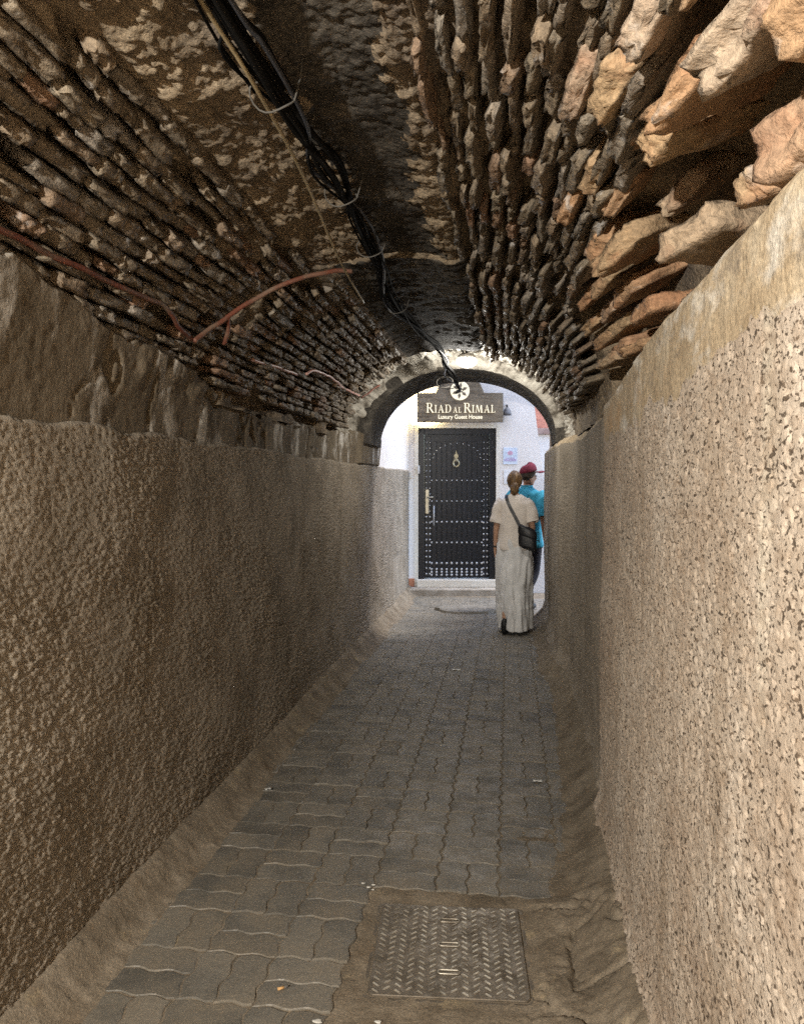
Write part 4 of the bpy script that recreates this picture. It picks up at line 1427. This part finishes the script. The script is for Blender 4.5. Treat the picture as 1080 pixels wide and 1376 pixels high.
M_skin_f = simple('skin_tan', (0.46, 0.27, 0.18), 0.55, bump=0.05)
M_skin_m = simple('skin_ruddy', (0.40, 0.22, 0.15), 0.55, bump=0.05)
M_tee = mat('cream_cotton', (0.68, 0.62, 0.565), (0.59, 0.53, 0.475), scale=7, bump=0.35, bscale=26, bdist=0.012, rough=0.9, spec=0.15, hue_obj=False)
M_linen = mat('pale_linen', (0.68, 0.675, 0.67), (0.54, 0.535, 0.53), scale=6, bump=0.45, bscale=20, bdist=0.014, rough=0.92, spec=0.12, hue_obj=False, stretch=(1, 1, 0.5))
M_hair = mat('dark_blonde_hair', (0.105, 0.058, 0.025), (0.035, 0.02, 0.01), (0.30, 0.185, 0.08), scale=55, ramp=(0.3, 0.72), stretch=(1, 1, 0.22), bump=0.6, bscale=80, bdist=0.004, rough=0.5, hue_obj=False)
M_shoe = simple('black_shoe', (0.012, 0.012, 0.013), 0.5)
M_leather = simple('black_leather', (0.010, 0.010, 0.012), 0.42)

wo = empty('person', (0.045, 8.02, 0.0), R(-6))
wo.scale = (0.84, 0.9, 1.0)
tag(wo, 'person with blonde bun in cream tee and long pale skirt walking towards the door', 'person')
V_ = {
    'pel': ((0, 0, 0.93), (0.115, 0.10)), 'wst': ((0, 0, 1.06), (0.10, 0.08)), 'che': ((0, 0.005, 1.22), (0.115, 0.085)), 'clv': ((0, 0.0, 1.325), (0.075, 0.055)),
    'nk': ((0, 0.0, 1.41), 0.05), 'nk2': ((0, 0.012, 1.46), 0.050), 'hd': ((0, 0.025, 1.535), (0.082, 0.092)), 'ht': ((0, 0.012, 1.60), (0.062, 0.070)),
    'sL': ((-0.155, -0.005, 1.325), 0.046), 'eL': ((-0.215, -0.03, 1.08), 0.038), 'wL': ((-0.235, 0.02, 0.86), 0.024),
    'sR': ((0.155, -0.005, 1.325), 0.046), 'eR': ((0.225, -0.045, 1.09), 0.038), 'wR': ((0.215, 0.13, 0.98), 0.025),
    'hL': ((-0.085, 0, 0.86), 0.085), 'kL': ((-0.085, -0.02, 0.48), 0.056), 'aL': ((-0.085, -0.22, 0.17), 0.036), 'tL': ((-0.085, -0.17, 0.065), 0.034),
    'hR': ((0.085, 0, 0.86), 0.085), 'kR': ((0.09, 0.12, 0.48), 0.056), 'aR': ((0.09, 0.16, 0.09), 0.036), 'tR': ((0.09, 0.30, 0.04), 0.03),
}
E_ = [('pel', 'wst'), ('wst', 'che'), ('che', 'clv'), ('clv', 'nk'), ('nk', 'nk2'), ('nk2', 'hd'), ('hd', 'ht'), ('clv', 'sL'), ('sL', 'eL'), ('eL', 'wL'), ('clv', 'sR'), ('sR', 'eR'), ('eR', 'wR'),
      ('pel', 'hL'), ('hL', 'kL'), ('kL', 'aL'), ('aL', 'tL'), ('pel', 'hR'), ('hR', 'kR'), ('kR', 'aR'), ('aR', 'tR')]
hand(V_, E_, 'wL', 1, (0.02, 0.12, -1), (0, 1, 0.1), 0.95, 0.3, 'l')
hand(V_, E_, 'wR', 1, (-0.15, 0.9, -0.25), (0, 0.2, 1), 0.95, 0.7, 'r')
face(V_, E_, 'hd', 0.0)
mesh_obj('body', skin_mesh('body', V_, E_, 'pel'), M_skin_f, wo)


def fold_tee(a, z):
    return 0.018 * math.sin(5 * a + z * 22) + 0.012 * math.sin(9 * a - z * 31)


ts = MB()
ts.loft([ring(0, 0, 0.845, 0.198, 0.150, fold=fold_tee), ring(0, 0, 0.87, 0.200, 0.150, fold=fold_tee), ring(0, 0, 0.95, 0.190, 0.140, fold=fold_tee), ring(0, 0.0, 1.05, 0.178, 0.128, fold=fold_tee),
         ring(0, 0.0, 1.15, 0.182, 0.128, fold=fold_tee), ring(0, 0.0, 1.24, 0.192, 0.126), ring(0, -0.003, 1.31, 0.190, 0.112), ring(0, -0.006, 1.355, 0.158, 0.092), ring(0, -0.006, 1.385, 0.105, 0.075), ring(0, -0.002, 1.402, 0.068, 0.062)], cap=False)


def cloth(o, amp, freq, amp2=0.0, freq2=20.0, keep=None):
    bm = bmesh.new(); bm.from_mesh(o.data)
    bmesh.ops.subdivide_edges(bm, edges=bm.edges[:], cuts=1, use_grid_fill=True, smooth=0.6)
    bm.normal_update()
    f = Vector(freq)
    for v in bm.verts:
        c = v.co
        q = Vector((c.x * f.x, c.y * f.y, c.z * f.z))
        n_ = 1 - abs(mnoise.noise(q)) * 2.2
        n2 = mnoise.noise(c * freq2 + Vector((3, 1, 2)))
        v.co = c + v.normal * (amp * n_ + amp2 * n2)
    bm.to_mesh(o.data); bm.free()
    o.data.polygons.foreach_set('use_smooth', np.ones(len(o.data.polygons), dtype=bool))


def sleeve(mb, p0, p1, p2, r0, r1, r2):
    pts = [Vector(p0), Vector(p1), Vector(p2)]
    mb.tube(catmull(pts, 4), [r0 + (r1 - r0) * min(1, i / 4) if i <= 4 else r1 + (r2 - r1) * (i - 4) / 4 for i in range(9)], 16, cap=False)


sleeve(ts, (-0.13, -0.004, 1.325), (-0.185, -0.012, 1.26), (-0.218, -0.028, 1.115), 0.062, 0.070, 0.068)
sleeve(ts, (0.13, -0.004, 1.325), (0.185, -0.014, 1.26), (0.224, -0.038, 1.125), 0.062, 0.070, 0.068)
o = ts.build('t_shirt', M_tee, wo, True)
cloth(o, 0.014, (8, 6, 12), 0.006, 18)
so = o.modifiers.new('th', 'SOLIDIFY'); so.thickness = 0.004; so.offset = 1
sb = o.modifiers.new('sub', 'SUBSURF'); sb.levels = 1; sb.render_levels = 1


def fold_sk(a, z):
    k = max(0.0, (0.92 - z) / 0.9)
    return k * (0.055 * math.sin(7 * a + 1.1 + 1.2 * math.sin(z * 5)) + 0.045 * math.sin(11 * a + 2.0 - z * 4) + 0.03 * math.sin(4 * a + z * 7))


sk = MB()
zs_ = [0.955, 0.92, 0.88, 0.84, 0.80, 0.75, 0.70, 0.64, 0.58, 0.52, 0.505, 0.495, 0.46, 0.40, 0.385, 0.375, 0.34, 0.28, 0.265, 0.255, 0.22, 0.16, 0.10, 0.06, 0.035]
rs_ = []
for z in zs_:
    w = np.interp(z, [0.03, 0.15, 0.4, 0.6, 0.74, 0.84, 0.92, 0.96], [0.188, 0.190, 0.205, 0.216, 0.218, 0.205, 0.186, 0.178])
    dd = np.interp(z, [0.03, 0.2, 0.5, 0.8, 0.96], [0.29, 0.275, 0.22, 0.165, 0.13])
    if z in (0.505, 0.385, 0.265): w *= 1.02
    cxs = np.interp(z, [0.0, 0.5, 0.9], [0.015, 0.004, 0.0])
    cys = np.interp(z, [0.0, 0.5, 0.9], [0.0, 0.01, 0.0])
    rs_.append([(x, y, zz_ + max(0, 0.3 - z) / 0.27 * (0.055 * math.exp(-((x + 0.09) / 0.05) ** 2) if y < 0 else 0.0)) for (x, y, zz_) in ring(cxs, cys, z, w, dd, 72, fold_sk)])
sk.loft(rs_, cap=False)
o = sk.build('skirt', M_linen, wo, True)
cloth(o, 0.022, (14, 14, 3.2), 0.008, 18)
so = o.modifiers.new('th', 'SOLIDIFY'); so.thickness = 0.003


def hair_pt(a, el, s=1.0, c=(0, 0.008, 1.555)):
    return (c[0] + 0.092 * s * math.cos(el) * math.cos(a), c[1] + 0.104 * s * math.cos(el) * math.sin(a), c[2] + 0.100 * s * math.sin(el))


hm_ = MB(); rings = []
for q in range(9):
    el = R(-52 + q * 17)
    rr = []
    for k in range(28):
        a = 2 * math.pi * k / 28
        front = max(0.0, math.sin(a))            # face side stays open
        e2 = max(el, R(-52) + front * R(85))
        strand = 1 + 0.025 * math.sin(9 * a + q * 0.6) + 0.03 * math.sin(23 * a + q * 0.3)
        rr.append(hair_pt(a, min(e2, R(88)), strand))
    rings.append(rr)
hm_.loft(rings)
hm_.build('hair', M_hair, wo, True)
bn = MB(); rings = []
for q in range(9):
    el = R(-86 + q * 21.5)
    rings.append([(0.010 + 0.055 * math.cos(el) * math.cos(a) * (1 + 0.12 * math.sin(4 * a + q)), -0.095 + 0.042 * math.cos(el) * math.sin(a), 1.47 + 0.062 * math.sin(el) + 0.008 * math.sin(3 * a)) for a in [2 * math.pi * k / 20 for k in range(20)]])
bn.loft(rings)
bn.build('hair_bun', M_hair, wo, True)
for nm, pts, rad in (('shoe', [(-0.085, -0.235, 0.150), (-0.085, -0.255, 0.115), (-0.085, -0.235, 0.05), (-0.085, -0.19, 0.012)], [0.030, 0.040, 0.042, 0.034]),
                     ('shoe', [(0.09, 0.13, 0.045), (0.09, 0.18, 0.045), (0.09, 0.27, 0.036), (0.09, 0.36, 0.028)], [0.036, 0.042, 0.042, 0.026])):
    o = MB().tube(catmull(pts, 4), [np.interp(i / 12, [0, .33, .66, 1], rad) for i in range(13)], 14).build(nm, M_shoe, wo, True)
MB().tube([Vector((-0.234, 0.012, 0.885)), Vector((-0.235, 0.015, 0.870))], 0.031, 14).build('bracelet', M_black, wo, True)

# her bag, a thing of its own
bag = empty('shoulder_bag', (0.045, 8.02, 0.0), R(-6))
bag.scale = (0.84, 0.9, 1.0)
tag(bag, 'black leather crossbody bag on the hip of the person in the pale skirt', 'bag')
bb = MB()
rings = []
for q, (z, f) in enumerate([(0.862, 0.78), (0.868, 0.93), (0.90, 1.0), (0.98, 1.0), (1.04, 0.96), (1.075, 0.86), (1.085, 0.7)]):
    rings.append([(0.175 + 0.108 * f * math.copysign(abs(math.cos(a)) ** 0.6, math.cos(a)), -0.165 + 0.05 * f * math.copysign(abs(math.sin(a)) ** 0.6, math.sin(a)), z - 0.03 * math.cos(a)) for a in [2 * math.pi * k / 24 for k in range(24)]])
bb.loft(rings)
bb.build('pouch', M_leather, bag, True)
fl = MB()
fl.loft([[(0.175 + 0.112 * f * math.cos(a), -0.190 + 0.032 * f * math.sin(a), z - 0.03 * math.cos(a)) for a in [2 * math.pi * k / 24 for k in range(24)]] for z, f in ((0.985, 0.92), (1.0, 1.0), (1.06, 0.98), (1.082, 0.85))])
fl.build('flap', M_leather, bag, True)


def strap(mb, pts, nrm, w, t):
    pts = catmull(pts, 5)
    L_ = []; 
    for i, p in enumerate(pts):
        d = (pts[min(i + 1, len(pts) - 1)] - pts[max(i - 1, 0)]).normalized()
        n_ = Vector(nrm[min(len(nrm) - 1, int(i / 5))]); n_ = (n_ - d * n_.dot(d)).normalized()
        s = d.cross(n_)
        L_.append([p + s * w + n_ * t, p - s * w + n_ * t, p - s * w - n_ * t, p + s * w - n_ * t])
    mb.loft(L_)


sp_ = MB()
strap(sp_, [(0.10, -0.172, 1.065), (0.03, -0.150, 1.18), (-0.045, -0.132, 1.295), (-0.085, -0.092, 1.375), (-0.09, -0.02, 1.405), (-0.075, 0.06, 1.375), (-0.02, 0.125, 1.26), (0.10, 0.150, 1.10), (0.19, 0.07, 1.03), (0.23, -0.08, 1.03)],
      [(0, -1, 0.1), (0, -1, 0.1), (0, -1, 0.4), (0, -0.5, 1), (0, 0.2, 1), (0, 1, 0.4), (0, 1, 0), (1, 1, 0), (1, 0, 0)], 0.019, 0.003)
sp_.build('strap', M_leather, bag)
MB().tube([(0.10, -0.178, 1.05), (0.10, -0.18, 1.075), (0.115, -0.178, 1.085)], 0.008, 8).build('buckle', M_stud, bag, True)

# man in the cap, turned towards the lane on the right
M_polo = mat('turquoise_cotton', (0.055, 0.33, 0.46), (0.04, 0.25, 0.36), scale=7, bump=0.35, bscale=22, bdist=0.012, rough=0.85, spec=0.2, hue_obj=False)
M_trs = mat('dark_navy_trousers', (0.022, 0.020, 0.028), (0.014, 0.013, 0.018), scale=8, bump=0.35, bscale=22, bdist=0.01, rough=0.85, hue_obj=False)
M_cap = mat('maroon_felt', (0.16, 0.012, 0.03), (0.10, 0.008, 0.02), scale=14, bump=0.2, bscale=90, bdist=0.002, rough=0.85, hue_obj=False)
mn = empty('person', (0.195, 9.15, 0.0), R(-32))
tag(mn, 'person in maroon cap, turquoise shirt and dark trousers turning into the lane', 'person')
V_ = {
    'pel': ((0, 0, 0.95), (0.125, 0.10)), 'wst': ((0, 0, 1.10), (0.125, 0.095)), 'che': ((0, 0.0, 1.28), (0.14, 0.095)), 'clv': ((0, 0.0, 1.39), (0.085, 0.058)),
    'nk': ((0, 0.005, 1.475), 0.058), 'nk2': ((0, 0.015, 1.52), 0.056), 'hd': ((0, 0.03, 1.605), (0.086, 0.098)), 'ht': ((0, 0.02, 1.675), (0.066, 0.076)),
    'sL': ((-0.19, -0.005, 1.385), 0.050), 'eL': ((-0.26, 0.0, 1.11), 0.044), 'wL': ((-0.255, 0.10, 0.88), 0.030),
    'sR': ((0.19, -0.005, 1.385), 0.050), 'eR': ((0.262, -0.07, 1.12), 0.044), 'wR': ((0.265, -0.02, 0.87), 0.030),
    'hL': ((-0.10, 0, 0.88), 0.09), 'kL': ((-0.10, 0.14, 0.50), 0.062), 'aL': ((-0.10, 0.16, 0.09), 0.040), 'tL': ((-0.10, 0.30, 0.045), 0.035),
    'hR': ((0.10, 0, 0.88), 0.09), 'kR': ((0.10, -0.05, 0.48), 0.062), 'aR': ((0.10, -0.30, 0.19), 0.040), 'tR': ((0.10, -0.25, 0.06), 0.035),
}
E_ = [('pel', 'wst'), ('wst', 'che'), ('che', 'clv'), ('clv', 'nk'), ('nk', 'nk2'), ('nk2', 'hd'), ('hd', 'ht'), ('clv', 'sL'), ('sL', 'eL'), ('eL', 'wL'), ('clv', 'sR'), ('sR', 'eR'), ('eR', 'wR'),
      ('pel', 'hL'), ('hL', 'kL'), ('kL', 'aL'), ('aL', 'tL'), ('pel', 'hR'), ('hR', 'kR'), ('kR', 'aR'), ('aR', 'tR')]
hand(V_, E_, 'wL', 1, (0, 0.2, -1), (0, 1, 0.2), 1.05, 0.3, 'l')
hand(V_, E_, 'wR', -1, (0, 0.1, -1), (0, 1, 0.1), 1.05, 0.3, 'r')
HY = R(-38)
face(V_, E_, 'hd', HY)
mesh_obj('body', skin_mesh('body', V_, E_, 'pel'), M_skin_m, mn)
M_eye = simple('eye_dark', (0.03, 0.02, 0.015), 0.2)
fwd = Vector((-math.sin(HY), math.cos(HY), 0)); rgt = Vector((math.cos(HY), math.sin(HY), 0))
for sd in (-1, 1):
    c = Vector((0, 0.03, 1.61)) + fwd * 0.086 + rgt * sd * 0.032
    m_ = MB().tube([c - rgt * 0.012, c + rgt * 0.012], [0.006, 0.006], 8)
    m_.build('eye', M_eye, mn, True)
ts = MB()
ts.loft([ring(0, 0, 0.78, 0.205, 0.155, fold=fold_tee), ring(0, 0, 0.82, 0.205, 0.155, fold=fold_tee), ring(0, 0, 0.95, 0.195, 0.148, fold=fold_tee), ring(0, 0, 1.10, 0.195, 0.145, fold=fold_tee), ring(0, 0, 1.25, 0.212, 0.142, fold=fold_tee),
         ring(0, -0.003, 1.36, 0.225, 0.128), ring(0, -0.006, 1.42, 0.195, 0.105), ring(0, -0.004, 1.455, 0.13, 0.088), ring(0, 0.0, 1.48, 0.078, 0.072), ring(0, 0.004, 1.505, 0.072, 0.070)], cap=False)
sleeve(ts, (-0.16, -0.004, 1.39), (-0.22, -0.004, 1.31), (-0.262, 0.0, 1.12), 0.070, 0.078, 0.074)
sleeve(ts, (0.16, -0.004, 1.39), (0.22, -0.02, 1.31), (0.264, -0.068, 1.13), 0.070, 0.078, 0.074)
o = ts.build('polo_shirt', M_polo, mn, True)
cloth(o, 0.010, (8, 8, 11), 0.004, 22)
so = o.modifiers.new('th', 'SOLIDIFY'); so.thickness = 0.004; so.offset = 1
sb = o.modifiers.new('sub', 'SUBSURF'); sb.levels = 1; sb.render_levels = 1
tr = MB()
tr.loft([ring(0, 0, 0.98, 0.17, 0.13), ring(0, 0, 0.90, 0.185, 0.145), ring(0, 0, 0.82, 0.185, 0.15)], cap=False)
tr.tube(catmull([(-0.095, 0.0, 0.86), (-0.10, 0.07, 0.68), (-0.10, 0.14, 0.50), (-0.10, 0.15, 0.30), (-0.10, 0.15, 0.10)], 4), [np.interp(i / 16, [0, .5, 1], [0.105, 0.085, 0.062]) for i in range(17)], 16, cap=False)
tr.tube(catmull([(0.095, 0.0, 0.86), (0.10, -0.02, 0.68), (0.10, -0.05, 0.48), (0.10, -0.17, 0.34), (0.10, -0.29, 0.20)], 4), [np.interp(i / 16, [0, .5, 1], [0.105, 0.085, 0.062]) for i in range(17)], 16, cap=False)
tr.build('trousers', M_trs, mn, True)
for pts, rad in (([(-0.10, 0.09, 0.055), (-0.10, 0.15, 0.055), (-0.10, 0.26, 0.045), (-0.10, 0.36, 0.035)], [0.036, 0.047, 0.047, 0.028]),
                 ([(0.10, -0.335, 0.17), (0.10, -0.325, 0.13), (0.10, -0.29, 0.065), (0.10, -0.24, 0.032)], [0.034, 0.044, 0.044, 0.03])):
    MB().tube(catmull(pts, 4), [np.interp(i / 12, [0, .33, .66, 1], rad) for i in range(13)], 14).build('shoe', M_shoe, mn, True)
hs = MB(); rings = []
for q in range(6):
    el = R(-38 + q * 12)
    rr = []
    for k in range(28):
        a = 2 * math.pi * k / 28
        front = max(0.0, math.sin(a - HY))
        e2 = max(el, R(-38) + front * R(62))
        rr.append((0.090 * math.cos(e2) * math.cos(a), 0.022 + 0.102 * math.cos(e2) * math.sin(a), 1.625 + 0.10 * math.sin(e2)))
    rings.append(rr)
hs.loft(rings, cap=False)
o = hs.build('hair', simple('short_dark_hair', (0.035, 0.022, 0.014), 0.6), mn, True)
so = o.modifiers.new('th', 'SOLIDIFY'); so.thickness = 0.004
cap_ = empty('cap', (0.195, 9.15, 0.0), R(-32))
tag(cap_, 'maroon peaked cap worn by the person in the turquoise shirt', 'cap')
cr = MB(); rings = []
for q in range(8):
    el = R(2 + q * 12.2)
    rings.append([(0.101 * math.cos(el) ** 0.75 * math.cos(a), 0.022 + 0.114 * math.cos(el) ** 0.75 * math.sin(a), 1.652 + 0.105 * math.sin(el) + 0.02 * math.sin(a - HY)) for a in [2 * math.pi * k / 28 for k in range(28)]])
cr.loft(rings)
cr.build('crown', M_cap, cap_, True)
bl = MB(); rows_ = []
for i in range(9):
    a = R(90) + HY + R(-62 + i * 15.5)
    ra = []
    for t in (0.0, 0.5, 1.0):
        ext = 0.125 * math.cos(R(-62 + i * 15.5) * 0.8) * t
        ra.append(Vector((0, 0.022, 1.645)) + Vector((math.cos(a) * (0.10 + ext), math.sin(a) * (0.112 + ext), 0.02 + 0.012 * t - 0.03 * t * abs(i - 4) / 4)))
    rows_.append(ra)
vs_ = [p for r_ in rows_ for p in r_]
bl.add(vs_, [(i * 3 + j, (i + 1) * 3 + j, (i + 1) * 3 + j + 1, i * 3 + j + 1) for i in range(8) for j in range(2)])
o = bl.build('peak', M_cap, cap_, True)
so = o.modifiers.new('th', 'SOLIDIFY'); so.thickness = 0.006
MB().tube([(0, 0.022, 1.756), (0, 0.022, 1.764)], 0.008, 8).build('cap_button', M_cap, cap_, True)
